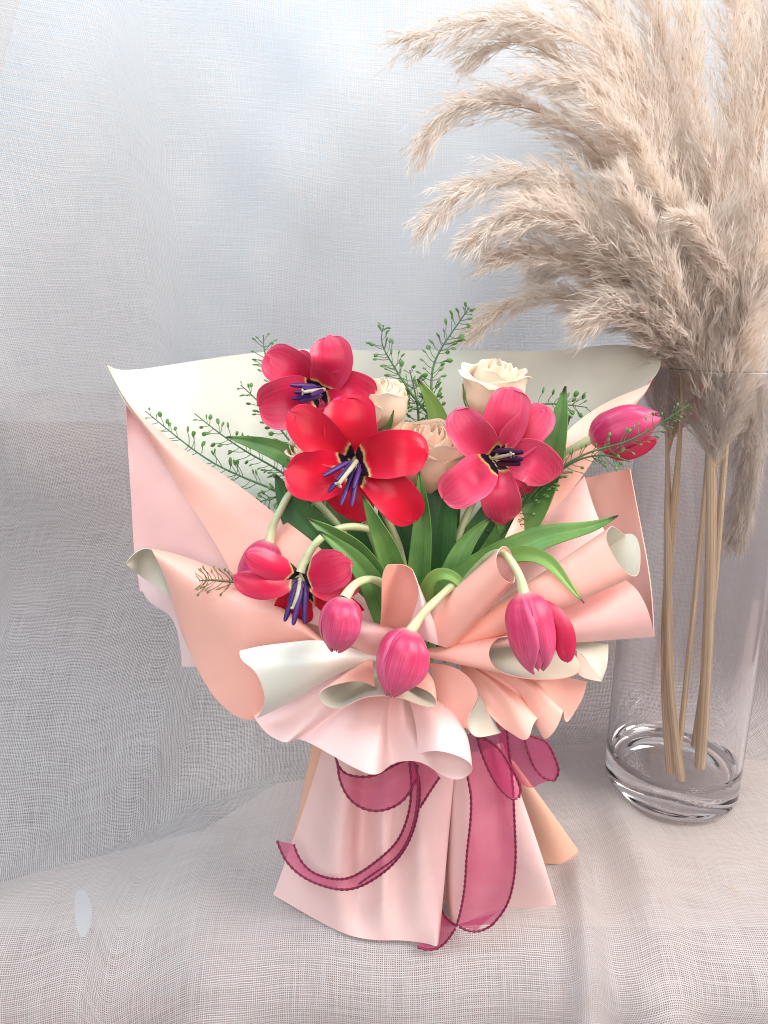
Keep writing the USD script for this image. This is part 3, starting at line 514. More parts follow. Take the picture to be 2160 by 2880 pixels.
sheet(t, 'flap', loft([C('A', [(75, 325, .562), (150, 478, .548), (262, 592, .532), (420, 722, .516), (560, 812, .505), (720, 922, .494), (850, 1022, .484), (1010, 1140, .470), (1250, 1350, .460)]),
    C('A', [(76, 328, .560), (172, 505, .542), (280, 640, .521), (440, 810, .503), (600, 950, .489), (730, 1090, .476), (830, 1180, .466), (960, 1320, .457), (1200, 1500, .452)]),
    C('A', [(77, 331, .563), (182, 533, .545), (272, 662, .527), (400, 880, .505), (520, 1062, .487), (640, 1262, .468), (690, 1340, .460), (900, 1500, .454), (1120, 1680, .45)])], 60, 24), m_peach)
sheet(t, 'flap', loft([C('B', [(1383, 400, .562), (1372, 427, .560), (1250, 482, .555), (1092, 566, .547), (962, 680, .531), (880, 800, .516), (800, 950, .50), (720, 1100, .48), (640, 1280, .465)]),
    C('B', [(1384, 405, .562), (1345, 475, .556), (1230, 560, .547), (1095, 680, .536), (960, 830, .52), (860, 950, .505), (790, 1060, .49), (730, 1140, .477), (652, 1295, .463)]),
    C('B', [(1385, 410, .565), (1312, 520, .556), (1205, 650, .544), (1105, 790, .538), (978, 960, .519), (880, 1050, .505), (820, 1110, .49), (745, 1180, .478), (668, 1315, .462)])], 60, 20), m_peach)
# 2 pink panel at the far left behind the flap
t = sheet(None, 'wrapping_paper', loft([C('A', [(172, 525, .565), (184, 750, .55), (200, 1000, .535), (212, 1205, .52), (240, 1400, .505)]),
    C('A', [(185, 520, .575), (330, 800, .545), (430, 1010, .522), (520, 1190, .503), (560, 1350, .487)]),
    C('A', [(195, 515, .58), (430, 860, .54), (570, 1060, .515), (700, 1300, .485), (740, 1420, .47)])], 40, 20), m_pink,
    'rose pink wrapping paper panel at the far left edge of the bouquet', 'wrapping paper')
# 3 pale sliver below it
sheet(None, 'wrapping_paper', loft([C('C', [(130, 60, .522), (160, 240, .506), (205, 322, .50), (295, 385, .492), (333, 470, .486), (348, 560, .484), (352, 622, .483)]),
    C('C', [(300, 100, .50), (320, 280, .492), (350, 340, .488), (380, 420, .484), (395, 500, .48), (405, 570, .478), (415, 622, .477)]),
    C('C', [(420, 200, .49), (430, 300, .485), (440, 380, .482), (450, 450, .48), (460, 520, .478), (470, 580, .476), (480, 620, .475)])], 40, 12), paper('mauve_paper', (0.78, 0.58, 0.57), CREAM2),
    'pale pink wrapping paper sliver peeping out under the left collar', 'wrapping paper')
# 4 big peach collar at lower left, with a rolled beige corner and an ivory roll
t = paper_thing('large peach wrapping paper collar at lower left with beige corner and ivory roll', P('C', 1100, 600, .43))
sheet(t, 'collar', loft([
    C('C', [(205, 70, .482), (330, 100, .478), (470, 150, .474), (600, 205, .469), (760, 300, .458), (900, 400, .448), (1000, 490, .438), (1085, 553, .428)]),
    C('C', [(222, 98, .471), (330, 160, .462), (470, 235, .452), (600, 295, .444), (740, 348, .437), (870, 402, .431), (985, 490, .426), (1080, 560, .423)]),
    C('C', [(268, 190, .466), (360, 270, .455), (520, 370, .441), (660, 440, .433), (800, 470, .428), (920, 480, .425), (1000, 520, .423), (1090, 570, .422)]),
    C('C', [(305, 310, .466), (400, 430, .452), (540, 540, .439), (680, 610, .432), (800, 610, .43), (930, 580, .428), (1020, 570, .427), (1100, 580, .426)]),
    C('C', [(352, 470, .464), (402, 585, .452), (480, 730, .44), (560, 820, .434), (635, 866, .431), (690, 868, .431), (760, 810, .434), (1000, 650, .434)])], 64, 48), m_peach)
sheet(t, 'rolled_corner', loft([C('C', [(88, 141, .472), (128, 95, .474), (178, 70, .478), (212, 78, .477), (240, 120, .471), (268, 195, .466), (303, 298, .467)]),
    C('C', [(89, 143, .474), (130, 125, .482), (175, 120, .488), (215, 140, .487), (245, 180, .482), (275, 240, .476), (304, 302, .469)]),
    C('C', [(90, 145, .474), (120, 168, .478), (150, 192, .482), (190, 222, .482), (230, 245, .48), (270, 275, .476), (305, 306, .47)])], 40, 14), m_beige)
sheet(t, 'ivory_roll', loft([
    C('C', [(622, 549, .411), (720, 527, .412), (850, 510, .414), (980, 500, .417), (1110, 525, .421), (1262, 572, .427)]),
    C('C', [(622, 570, .408), (740, 550, .409), (870, 535, .411), (1000, 530, .415), (1120, 548, .42), (1262, 577, .427)]),
    C('C', [(640, 600, .405), (760, 580, .406), (890, 570, .409), (1010, 560, .413), (1130, 562, .419), (1262, 581, .427)]),
    C('C', [(690, 642, .402), (800, 620, .403), (920, 600, .406), (1030, 585, .411), (1140, 574, .418), (1262, 585, .427)]),
    C('C', [(726, 715, .402), (830, 670, .403), (940, 635, .406), (1045, 606, .411), (1150, 586, .418), (1262, 588, .427)]),
    C('C', [(735, 790, .406), (850, 730, .406), (960, 675, .409), (1060, 630, .413), (1160, 600, .419), (1262, 591, .427)]),
    C('C', [(701, 862, .418), (850, 790, .415), (980, 712, .416), (1080, 657, .418), (1170, 617, .421), (1262, 595, .428)])], 56, 48), m_white)
# 5 front ruffled collar
RB = [((688, 848, .433), (950, 690, .433), (1230, 575, .434)), ((695, 868, .426), (960, 740, .426), (1230, 600, .43)), ((740, 925, .418), (1000, 760, .422), (1235, 620, .43)), ((790, 960, .410), (1020, 790, .418), (1240, 640, .43)), ((840, 975, .405), (1050, 810, .418), (1250, 660, .43)),
 ((885, 962, .410), (1090, 820, .420), (1260, 680, .43)), ((960, 985, .404), (1120, 830, .415), (1270, 690, .43)), ((1060, 1040, .397), (1180, 860, .408), (1285, 700, .43)), ((1180, 1105, .390), (1240, 890, .405), (1300, 715, .43)),
 ((1245, 1125, .388), (1285, 900, .406), (1315, 720, .43)), ((1290, 1108, .396), (1305, 900, .413), (1326, 720, .433)), ((1330, 1078, .402), (1325, 890, .415), (1340, 720, .434)), ((1400, 1062, .400), (1375, 890, .411), (1355, 720, .434)),
 ((1480, 1075, .394), (1425, 900, .410), (1370, 720, .434)), ((1560, 1125, .389), (1490, 920, .409), (1390, 720, .434)), ((1640, 1148, .386), (1560, 910, .407), (1425, 720, .434)), ((1692, 1124, .385), (1640, 900, .404), (1480, 725, .43)),
 ((1702, 1085, .382), (1655, 890, .399), (1500, 735, .425)), ((1640, 1040, .378), (1580, 880, .395), (1480, 735, .422)), ((1540, 1016, .380), (1510, 870, .397), (1440, 735, .423)), ((1455, 1030, .388), (1440, 880, .404), (1400, 750, .426))]
sheet(None, 'wrapping_paper', ribs([C('C', r) for r in RB], 150, 28), m_blush, 'blush pink ruffled wrapping paper collar at the front, hanging over the ribbon', 'wrapping paper')
# 6 rolled lip under the middle bud
RB = [((1250, 716, .398), (1245, 650, .408), (1240, 590, .424)), ((1180, 690, .398), (1205, 640, .408), (1230, 588, .424)), ((1090, 700, .396), (1150, 645, .408), (1225, 588, .424)), ((1020, 722, .394), (1110, 660, .408), (1225, 590, .425)), ((992, 752, .393), (1110, 680, .411), (1235, 600, .427)),
 ((1002, 790, .393), (1120, 700, .415), (1250, 620, .431)), ((1050, 815, .393), (1160, 720, .416), (1270, 640, .432)), ((1100, 812, .392), (1190, 720, .415), (1290, 650, .432)), ((1180, 775, .391), (1240, 710, .412), (1300, 655, .432)), ((1280, 758, .390), (1300, 700, .411), (1320, 655, .432)),
 ((1380, 770, .390), (1370, 705, .41), (1350, 655, .432)), ((1450, 797, .391), (1420, 715, .41), (1380, 650, .432)), ((1520, 812, .391), (1475, 710, .41), (1410, 645, .431)), ((1538, 798, .392), (1520, 700, .407), (1450, 630, .428)), ((1520, 755, .395), (1510, 680, .405), (1470, 620, .425)), ((1430, 710, .402), (1440, 660, .408), (1440, 615, .424))]
sheet(None, 'wrapping_paper', ribs([C('C', r) for r in RB], 130, 24), m_peach, flip=True, label='rolled wrapping paper lip with beige inside, directly under the middle bud', cat='wrapping paper')
# 7 peach fold right of the middle with a beige flap
t = paper_thing('small peach wrapping paper fold with a beige flap, right of the front ruffle', P('D', 520, 620, .43))
sheet(t, 'fold', loft([C('D', [(505, 605, .428), (600, 617, .418), (682, 662, .408), (727, 722, .402), (733, 770, .399), (706, 825, .397), (690, 880, .395), (700, 922, .394)]),
    C('D', [(508, 612, .43), (570, 655, .42), (630, 710, .412), (655, 760, .407), (665, 810, .404), (668, 850, .401), (672, 885, .398), (690, 912, .396)]),
    C('D', [(512, 620, .432), (530, 690, .424), (545, 760, .416), (565, 800, .411), (595, 840, .407), (625, 870, .404), (655, 895, .40), (688, 912, .396)])], 48, 20), m_peach)
sheet(t, 'flap', loft([C('D', [(725, 725, .404), (735, 770, .401), (708, 825, .399), (691, 880, .397), (703, 930, .394), (722, 946, .393)]),
    C('D', [(730, 745, .408), (765, 800, .406), (755, 850, .403), (745, 890, .40), (745, 935, .396), (755, 951, .395)]),
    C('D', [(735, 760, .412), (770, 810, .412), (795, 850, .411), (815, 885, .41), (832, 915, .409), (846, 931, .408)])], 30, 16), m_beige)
# 8 upright curled flap in the centre
t = paper_thing('upright curled salmon wrapping paper flap in front of the green leaves', P('B', 300, 1640, .425))
sheet(t, 'curl', loft([C('B', [(112, 1610, .424), (122, 1440, .419), (130, 1310, .417), (150, 1276, .418)]), C('B', [(170, 1620, .43), (185, 1450, .427), (190, 1320, .425), (190, 1272, .424)]),
    C('B', [(225, 1600, .43), (250, 1450, .425), (250, 1330, .424), (235, 1279, .422)]), C('B', [(243, 1575, .426), (291, 1440, .414), (288, 1355, .414), (264, 1298, .418)])], 28, 24), m_salmon)
sheet(t, 'outer_face', loft([C('B', [(240, 1580, .426), (292, 1432, .413), (289, 1360, .413), (266, 1300, .417)]), C('B', [(310, 1620, .416), (312, 1480, .409), (300, 1400, .411), (267, 1302, .417)]), C('B', [(412, 1658, .419), (352, 1510, .418), (315, 1420, .42), (268, 1304, .42)])], 28, 16), m_blush)
# 9 pale roll left of it
sheet(None, 'wrapping_paper', loft([C('C', [(1120, 400, .432), (1200, 408, .428), (1290, 430, .426), (1400, 470, .428)]), C('C', [(1110, 450, .424), (1190, 445, .418), (1270, 460, .418), (1360, 500, .424)]), C('C', [(1125, 500, .424), (1170, 490, .418), (1225, 512, .417), (1300, 510, .422)]), C('C', [(1080, 560, .43), (1150, 560, .428), (1220, 572, .427), (1300, 575, .43)])], 36, 24), m_pink,
    'short pink wrapping paper roll between the two hanging buds', 'wrapping paper')
# 10 inner pink sheet behind the drooping open tulip
sheet(None, 'wrapping_paper', loft([C('G', [(600, 455, .482), (870, 545, .474), (1200, 760, .46), (1550, 1060, .447)]), C('G', [(570, 590, .478), (800, 800, .464), (1100, 950, .453), (1560, 1130, .444)]), C('G', [(560, 800, .474), (700, 1050, .456), (1000, 1200, .446), (1560, 1230, .442)])], 36, 20), m_pink,
    'inner pink wrapping paper corner behind the drooping open tulip', 'wrapping paper')
# 11 slim cone right of the middle
def cone(fr, name, ring, apex, mat, label, nu=90, nv=30, flip=False, parent=None):
    rs = [[P(fr, *a), (P(fr, *a) + P(fr, *b)) / 2, P(fr, *b)] for a, b in zip(ring, apex)]
    return sheet(parent, name, ribs(rs, nu, nv), mat, label, 'wrapping paper' if label else None, flip)
cone('B', 'wrapping_paper', [(694, 1190, .424), (678, 1196, .416), (656, 1238, .410), (664, 1300, .406), (690, 1340, .407), (716, 1357, .409), (740, 1352, .415), (740, 1290, .425), (730, 1230, .429), (712, 1197, .428), (696, 1189, .426)],
     [(330, 1500, .43), (330, 1510, .424), (345, 1550, .419), (370, 1610, .417), (400, 1650, .417), (430, 1660, .418), (475, 1640, .424), (450, 1600, .432), (400, 1550, .434), (360, 1520, .434), (335, 1502, .432)], m_pinkpeach, 'slim pink wrapping paper cone rolled up right of the upright flap')
# 12 broad roll with beige mouth at the right
cone('B', 'wrapping_paper', [(1260, 1140, .458), (1205, 1098, .444), (1180, 1108, .434), (1170, 1150, .427), (1204, 1232, .420), (1254, 1302, .416), (1300, 1327, .418), (1326, 1285, .432), (1326, 1195, .446), (1292, 1133, .456), (1210, 1150, .462)],
     [(480, 1590, .45), (440, 1600, .438), (445, 1610, .433), (455, 1620, .429), (475, 1638, .425), (520, 1650, .424), (580, 1650, .427), (600, 1640, .438), (590, 1620, .446), (560, 1600, .452), (500, 1590, .454)], m_peach, 'broad peach wrapping paper roll with beige mouth, upper right beside the vase', 110, flip=True)
# 13 pale cone below it
sheet(None, 'wrapping_paper', loft([C('B', [(1230, 1250, .462), (1100, 1340, .452), (960, 1430, .443), (780, 1530, .436), (540, 1610, .434)]), C('B', [(1262, 1345, .446), (1130, 1425, .44), (990, 1505, .433), (800, 1590, .427), (560, 1650, .427)]), C('B', [(1310, 1390, .437), (1170, 1470, .431), (1010, 1540, .426), (800, 1612, .424), (560, 1655, .426)]), C('B', [(1362, 1485, .433), (1210, 1540, .428), (1030, 1585, .424), (800, 1632, .423), (560, 1660, .426)]), C('B', [(1392, 1610, .44), (1230, 1622, .434), (1050, 1635, .429), (800, 1650, .426), (560, 1668, .428)])], 48, 28), m_pink,
    'pale pink wrapping paper cone widening to the right edge in front of the vase', 'wrapping paper')
# 14 coral panel behind
sheet(None, 'wrapping_paper', loft([C('B', [(1040, 880, .556), (1090, 1040, .54), (1180, 1250, .515), (1290, 1500, .488), (1330, 1610, .478)]), C('B', [(1160, 850, .546), (1210, 1060, .527), (1290, 1300, .50), (1345, 1500, .476), (1370, 1612, .465)]), C('B', [(1280, 828, .523), (1332, 1100, .503), (1372, 1330, .478), (1388, 1500, .46), (1393, 1612, .449)])], 36, 16), m_coral,
    'coral wrapping paper panel at the right edge between bouquet and vase', 'wrapping paper')
sheet(None, 'wrapping_paper', loft([C('B', [(850, 1060, .515), (960, 975, .525), (1068, 862, .535)]), C('B', [(780, 1180, .518), (980, 1080, .51), (1125, 1040, .515)]), C('B', [(690, 1330, .50), (1000, 1210, .49), (1200, 1190, .492)]), C('B', [(580, 1550, .466), (980, 1410, .468), (1260, 1330, .475)])], 24, 20), m_pink,
    'rose pink wrapping paper panel under the right flap behind the long leaf', 'wrapping paper')
# 15 oval roll behind the right bud
t = paper_thing('peach wrapping paper roll with wide oval beige mouth behind the lower right bud', P('D', 520, 570, .43))
cone('D', 'roll', [(900, 482, .426), (838, 487, .417), (797, 527, .410), (790, 572, .406), (815, 622, .402), (882, 660, .400), (1000, 680, .399), (1140, 674, .402), (1206, 645, .408), (1203, 590, .42), (1120, 520, .431), (980, 486, .434), (900, 484, .430)],
     [(515, 536, .43), (505, 540, .426), (500, 548, .423), (500, 556, .421), (505, 566, .42), (520, 580, .42), (560, 590, .421), (620, 600, .424), (640, 590, .43), (620, 570, .436), (560, 550, .438), (530, 540, .435), (515, 536, .432)], m_peach, None, 120, 26, True, parent=t)
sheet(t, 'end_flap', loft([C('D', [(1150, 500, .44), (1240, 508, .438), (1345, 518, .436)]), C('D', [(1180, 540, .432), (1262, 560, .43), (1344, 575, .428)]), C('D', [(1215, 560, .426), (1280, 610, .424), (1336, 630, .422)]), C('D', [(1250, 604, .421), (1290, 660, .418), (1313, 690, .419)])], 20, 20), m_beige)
sheet(t, 'end_fold', loft([C('D', [(1200, 545, .425), (1225, 575, .422), (1252, 606, .42), (1285, 655, .418), (1311, 690, .417)]), C('D', [(1195, 640, .418), (1205, 655, .416), (1220, 668, .415), (1250, 680, .415), (1311, 692, .416)])], 24, 10), m_peach)
# 16 peach ruffle at lower right
RB = [((720, 770, .412), (690, 700, .42)), ((850, 903, .407), (760, 740, .417)), ((900, 936, .403), (800, 760, .415)), ((945, 962, .399), (820, 750, .414)), ((972, 955, .398), (850, 745, .412)), ((990, 905, .402), (880, 745, .413)), ((1020, 862, .408), (900, 740, .416)), ((1040, 890, .411), (910, 735, .417)),
 ((1036, 930, .409), (915, 730, .417)), ((1047, 958, .404), (925, 725, .416)), ((1080, 940, .402), (950, 715, .415)), ((1120, 870, .405), (980, 705, .415)), ((1136, 828, .410), (1000, 700, .417)), ((1150, 880, .415), (1020, 690, .42)), ((1190, 830, .418), (1040, 680, .422)), ((1228, 760, .42), (1060, 670, .423)), ((1246, 690, .422), (1080, 655, .424))]
sheet(None, 'wrapping_paper', ribs([[P('D', *a), (P('D', *a) + P('D', *b)) / 2 , P('D', *b), P('D', 640 + .12 * (b[0] - 690), 590, .434)] for a, b in RB], 130, 26), m_peachblush,
    'crinkled coral peach wrapping paper ruffle at lower right above the ribbon loops', 'wrapping paper')
# 17 foot of the bouquet
t = paper_thing('blush pink wrapping paper foot of the bouquet standing on the cloth', Z('E', 700, 1100))
RL = [((180, 930), (290, 620, .478), (395, 290, .475)), ((300, 1000), (380, 640, .462), (440, 290, .468)), ((450, 1080), (480, 650, .448), (510, 290, .463)), ((545, 1112), (560, 660, .464), (570, 290, .463)), ((640, 1122), (640, 680, .442), (650, 290, .46)), ((700, 1122), (700, 700, .449), (720, 290, .458)),
      ((780, 1128), (780, 720, .440), (790, 300, .458)), ((850, 1142), (850, 740, .440), (870, 310, .457)), ((872, 1146), (895, 800, .441), (938, 330, .458)), ((884, 1060), (905, 790, .449), (930, 330, .463)), ((880, 960), (900, 760, .462), (920, 330, .468))]
def foot(a): return Z('E', *a) 
sheet(t, 'skirt', ribs([[foot(a), P('E', *b), P('E', *c)] for a, b, c in RL], 110, 36), m_blush)
RR = [((890, 945), (910, 750, .472), (930, 350, .475)), ((918, 980), (912, 760, .462), (935, 350, .468)), ((944, 1052), (940, 770, .446), (955, 350, .46)), ((1000, 1043), (1000, 770, .441), (1010, 330, .457)), ((1090, 1003), (1080, 760, .446), (1060, 320, .46)), ((1160, 992), (1140, 750, .45), (1090, 310, .463)),
      ((1250, 990), (1200, 740, .449), (1115, 300, .463)), ((1330, 987), (1270, 740, .448), (1130, 290, .466)), ((1379, 971), (1302, 720, .453), (1150, 285, .47)), ((1366, 955), (1290, 715, .462), (1140, 285, .476))]
sheet(t, 'skirt', ribs([[foot(a), P('E', *b), P('E', *c)] for a, b, c in RR], 110, 36), m_blush)
sheet(t, 'inner_fold', loft([C('E', [(880, 500, .475), (895, 720, .474)]).tolist() + [Z('E', 880, 958).tolist()], C('E', [(950, 500, .47), (950, 720, .468)]).tolist() + [Z('E', 940, 940).tolist()]], 20, 8), m_skirtpeach)
sheet(t, 'back_fold', ribs([[foot((1330, 796)), P('E', 1250, 620, .50), P('E', 1160, 380, .488)], [foot((1400, 797)), P('E', 1300, 600, .495), P('E', 1180, 370, .485)], [foot((1456, 772)), P('E', 1350, 590, .497), P('E', 1190, 360, .485)], [foot((1470, 738)), P('E', 1365, 590, .505), P('E', 1195, 360, .49)], [foot((1440, 715)), P('E', 1350, 590, .515), P('E', 1180, 360, .50)]], 40, 24), m_skirtpeach)
sheet(t, 'back_fold', ribs([[foot((215, 850)), P('E', 290, 560, .492), P('E', 347, 285, .49)], [foot((240, 880)), P('E', 300, 600, .485), P('E', 400, 285, .484)], [foot((300, 900)), P('E', 360, 600, .48), P('E', 440, 285, .48)]], 24, 20), m_skirtpeach)

# ------------------------------------------------------------------ ribbon
t = thing('ribbon', P('E', 900, 300, .44), 'sheer wine red ribbon with dark rolled hems, tied round the paper foot', 'ribbon')
def cord(pts, r=0.00082, name='hem'):
    n = int(max(40, np.linalg.norm(np.diff(pts, axis=0), axis=1).sum() / 0.0008)); p = spl(pts, n)
    k = np.arange(n); m = tube(p, r * (1 + 0.28 * np.sin(k * 0.8 * 2 * np.pi / 4.2)), 7)
    put(t, name, *m[:3], m_hem, m[3])
def strip(a, b, name, mid=None, hem=(1, 1), nv=12):
    a, b = C('E', a), C('E', b)
    g = loft([a] + ([C('E', mid)] if mid else []) + [b], 80, nv)
    V, Q, N, pt = shell(g, 0.00015); put(t, name, V, Q, N, m_ribbon, pt)
    if hem[0]: cord(g[0])
    if hem[1]: cord(g[-1])
strip([(440, 335, .436), (468, 400, .43), (530, 428, .428), (610, 422, .427), (665, 395, .426), (720, 368, .428), (765, 350, .43)], [(452, 380, .434), (464, 450, .425), (510, 530, .42), (580, 570, .417), (650, 570, .416), (730, 528, .416), (785, 440, .42)], 'loop', [(442, 360, .434), (475, 440, .423), (535, 480, .419), (600, 490, .417), (660, 470, .417), (730, 430, .42), (775, 380, .425)])
strip([(768, 345, .424), (795, 430, .419), (800, 520, .418), (775, 650, .419), (720, 760, .422), (640, 840, .424), (510, 905, .428), (400, 895, .434), (300, 850, .443), (230, 780, .452), (195, 700, .46)],
      [(755, 345, .426), (762, 430, .421), (760, 540, .42), (735, 640, .421), (690, 720, .424), (600, 800, .427), (500, 858, .431), (420, 860, .437), (340, 830, .446), (290, 775, .454), (266, 716, .46)], 'tail')
cord(C('E', [(790, 380, .417), (792, 460, .415), (786, 560, .415), (760, 670, .416), (700, 770, .419), (620, 830, .421), (540, 885, .424)]), .0007, 'seam')
strip([(770, 350, .435), (800, 360, .435), (840, 380, .436), (884, 430, .438)], [(800, 560, .43), (820, 530, .43), (845, 490, .432), (884, 432, .438)], 'tail', hem=(0, 1))
strip([(985, 250, .435), (1005, 440, .428), (1016, 500, .425), (1015, 620, .424), (1000, 760, .424), (990, 900, .424), (968, 1020, .424), (955, 1062, .424)], [(1170, 230, .44), (1192, 440, .43), (1198, 520, .428), (1203, 640, .427), (1207, 760, .427), (1195, 890, .426), (1160, 990, .427), (1110, 1055, .426)], 'tail', nv=16)
strip([(955, 1062, .425), (985, 1068, .427), (1040, 1080, .428)], [(975, 1052, .43), (1050, 1030, .434), (1125, 1005, .436)], 'fold', hem=(0, 0))
cord(C('E', [(1110, 1055, .4258), (1080, 1074, .426), (1040, 1085, .426), (1000, 1080, .426), (970, 1066, .426)]))
strip([(884, 972, .45), (900, 1010, .446), (925, 1040, .44), (955, 1060, .4255)], [(790, 1152, .425), (840, 1162, .424), (890, 1148, .424), (950, 1075, .424)], 'tail', nv=10)
strip([(1045, 262, .434), (1062, 325, .43), (1105, 425, .425), (1150, 490, .422), (1190, 522, .421), (1212, 522, .422)], [(1045, 258, .436), (1110, 288, .434), (1165, 350, .43), (1205, 420, .427), (1228, 480, .425), (1220, 518, .423)], 'loop')
strip([(1120, 180, .456), (1200, 225, .452), (1290, 262, .45), (1335, 280, .449), (1372, 345, .447), (1389, 408, .446), (1372, 444, .446)], [(1165, 380, .444), (1200, 425, .442), (1235, 460, .441), (1275, 476, .44), (1310, 460, .44), (1345, 448, .442), (1370, 445, .445)], 'loop', [(1140, 290, .45), (1200, 320, .446), (1260, 350, .444), (1300, 370, .443), (1330, 390, .443), (1360, 420, .444), (1371, 444, .4455)], hem=(1, 0))
cord(C('E', [(1245, 270, .4475), (1262, 330, .444), (1290, 395, .4425), (1330, 435, .442), (1371, 445, .444)]))

# ------------------------------------------------------------------ tulips
PW = [(0, .12), (.08, .30), (.2, .58), (.4, .90), (.6, 1.0), (.78, .96), (.9, .76), (.97, .45), (1, .05)]
def px_len(fr, n, Y): return n * FR[fr][2] * Y / F * 1.03
def stem(parent, pts, r=0.0026):
    p = spl(pts, 60); m = tube(p, np.interp(np.linspace(0, 1, 60), [0, .06, .15, .4, .7, 1], [r * 1.3, r, r * .93, r * 1.06, r * .98, r * 1.12]) * (1 + .035 * np.sin(np.arange(60) * .9) + .03 * np.sin(np.arange(60) * .37)), 12); put(parent, 'stem', *m[:3], m_stem, m[3])
def petal(parent, fr, base, mid, tip, hw, mat, cup=(.5, .35, .1), seed=0, hint=None, widths=PW, wave=.0007, name='petal', flip=False, label=None, twist=0.0):
    hw3 = px_len(fr, hw, mid[2]) * 1.10
    g, s, tau = blade(C(fr, [base, mid, tip]), [(a, b * hw3) for a, b in widths], hint, cup, nu=25, nv=48, wave=wave, seed=seed, twist=twist)
    rg = np.random.default_rng(seed + 999)                                  # slightly nicked, uneven tips
    V, Q, N, pt = shell(g, 0.0005, flip, (s + 1) / 2, tau)
    put(parent, name, V, Q, N, mat, pt, label)
def stamens(parent, fr, ends, start, r, mat, pist=None, rp=None):
    for (a, b) in ends:
        p = C(fr, [a, ((a[0] + b[0]) / 2, (a[1] + b[1]) / 2, (a[2] + b[2]) / 2 - .0015), b]); q = spl(p, 22)
        rr = np.interp(np.linspace(0, 1, 22), [0, .12, .2, .3, .8, .95, 1], [.35, .35, .8, 1, .95, .7, .3]) * r
        m = tube(q, rr, 9); V = m[0]
        put(parent, 'stamen', *m[:3], mat, m[3])
    if pist:
        q = spl(C(fr, pist), 16); m = tube(q, np.interp(np.linspace(0, 1, 16), [0, .8, 1], [rp, rp * .85, rp * .8]), 10); e = q[-1]; T = unit(q[-1] - q[-2]); a = unit(np.cross(T, [0.1, .9, .3])); b = np.cross(T, a); ms = [m]
        for k in range(3):
            d = a * math.cos(2.1 * k) + b * math.sin(2.1 * k); ms.append(ellipsoid(e + d * rp * .9, np.stack([d, np.cross(T, d), T]), np.array([1.0, .55, .6]) * rp))
        m = join(*ms); put(parent, 'pistil', *m[:3], m_pistil, m[3])
def leaf(parent, fr, pts, hw, mat=None, twist=0.0, fold=0.25, cup=.15, seed=0, widths=None, flip=False, wave=.0006, hint=None):
    w = px_len(fr, hw, pts[len(pts) // 2][2])
    g, s, tau = blade(C(fr, pts), [(a, b * w) for a, b in (widths or [(0, .55), (.15, .8), (.4, 1), (.65, .85), (.85, .48), (.95, .2), (1, .02)])], hint, cup, fold, nu=15, nv=56, twist=twist, wave=wave, seed=seed, tipround=.4)
    V, Q, N, pt = shell(g, 0.0007, flip, (s + 1) / 2, tau); put(parent, 'leaf', V, Q, N, mat or m_leaf, pt)
TIE = (900, 1480, .47)

def tulip(label, fr, c): return thing('tulip', P(fr, *c), label, 'tulip')
# A  open, upper left
Y = .505
t = tulip('open crimson tulip at the upper left of the bouquet, purple stamens pointing left', 'F', (600, 600, Y))
ce = (590, 610, Y + .013)
petal(t, 'F', ce, (470, 395, Y + .006), (388, 285, Y + .01), 95, m_rose, seed=1)
petal(t, 'F', ce, (650, 760, Y + .004), (660, 860, Y + .01), 150, m_rose, seed=2)
petal(t, 'F', ce, (700, 355, Y - .003), (672, 138, Y + .004), 150, m_rose, seed=3, cup=(.5, .3, .25))
petal(t, 'F', ce, (345, 425, Y - .002), (150, 290, Y + .002), 150, m_rose, seed=4)
petal(t, 'F', ce, (860, 600, Y - .002), (1030, 700, Y + .006), 150, m_rose, seed=5)
petal(t, 'F', ce, (330, 700, Y - .008), (90, 740, Y - .006), 185, m_rose, seed=6, cup=(.5, .35, .3))
stamens(t, 'F', [((600, 565, Y), (350, 552, Y - .016)), ((620, 600, Y), (455, 580, Y - .02)), ((590, 620, Y), (385, 612, Y - .016)), ((620, 640, Y), (362, 668, Y - .018)), ((625, 640, Y), (428, 692, Y - .016)), ((640, 590, Y), (530, 640, Y - .024))], None, px_len('F', 21, Y), m_anther, [(640, 590, Y), (550, 600, Y - .014), (462, 612, Y - .022)], px_len('F', 17, Y))
stem(t, [P('F', *ce), P('F', 620, 800, Y + .03), P('N', 800, 1150, .49), P(N_, *TIE)])
# B  scarlet, biggest
Y = .468
t = tulip('largest scarlet tulip wide open at the centre left, stamens hanging down', 'F', (880, 1220, Y)); ce = (890, 1230, Y + .014)
petal(t, 'F', ce, (860, 880, Y + .004), (825, 648, Y + .01), 205, m_red, seed=11, cup=(.5, .3, .3))
petal(t, 'F', ce, (870, 1500, Y + .002), (800, 1655, Y + .006), 190, m_red, seed=12, cup=(.5, .3, .1))
petal(t, 'F', ce, (575, 975, Y - .002), (362, 775, Y + .002), 160, m_red, seed=13)
petal(t, 'F', ce, (560, 1320, Y - .008), (318, 1265, Y - .008), 190, m_red, seed=14, cup=(.5, .3, .25))
petal(t, 'F', ce, (1230, 1480, Y - .004), (1410, 1700, Y + .002), 165, m_red, seed=15)
petal(t, 'F', ce, (1260, 1130, Y - .006), (1510, 1120, Y - .002), 185, m_red, seed=16, cup=(.5, .3, -.1))
stamens(t, 'F', [((870, 1190, Y), (628, 1325, Y - .02)), ((890, 1200, Y), (745, 1360, Y - .022)), ((860, 1240, Y), (672, 1460, Y - .02)), ((900, 1250, Y), (780, 1570, Y - .022)), ((930, 1210, Y), (872, 1580, Y - .02)), ((945, 1230, Y), (885, 1430, Y - .018))], None, px_len('F', 24, Y), m_anther, [(910, 1200, Y), (850, 1280, Y - .016), (758, 1395, Y - .024)], px_len('F', 22, Y))
stem(t, [P('F', *ce), P('N', 850, 1150, .485), P('N', 885, 1300, .475), P(N_, *TIE)])
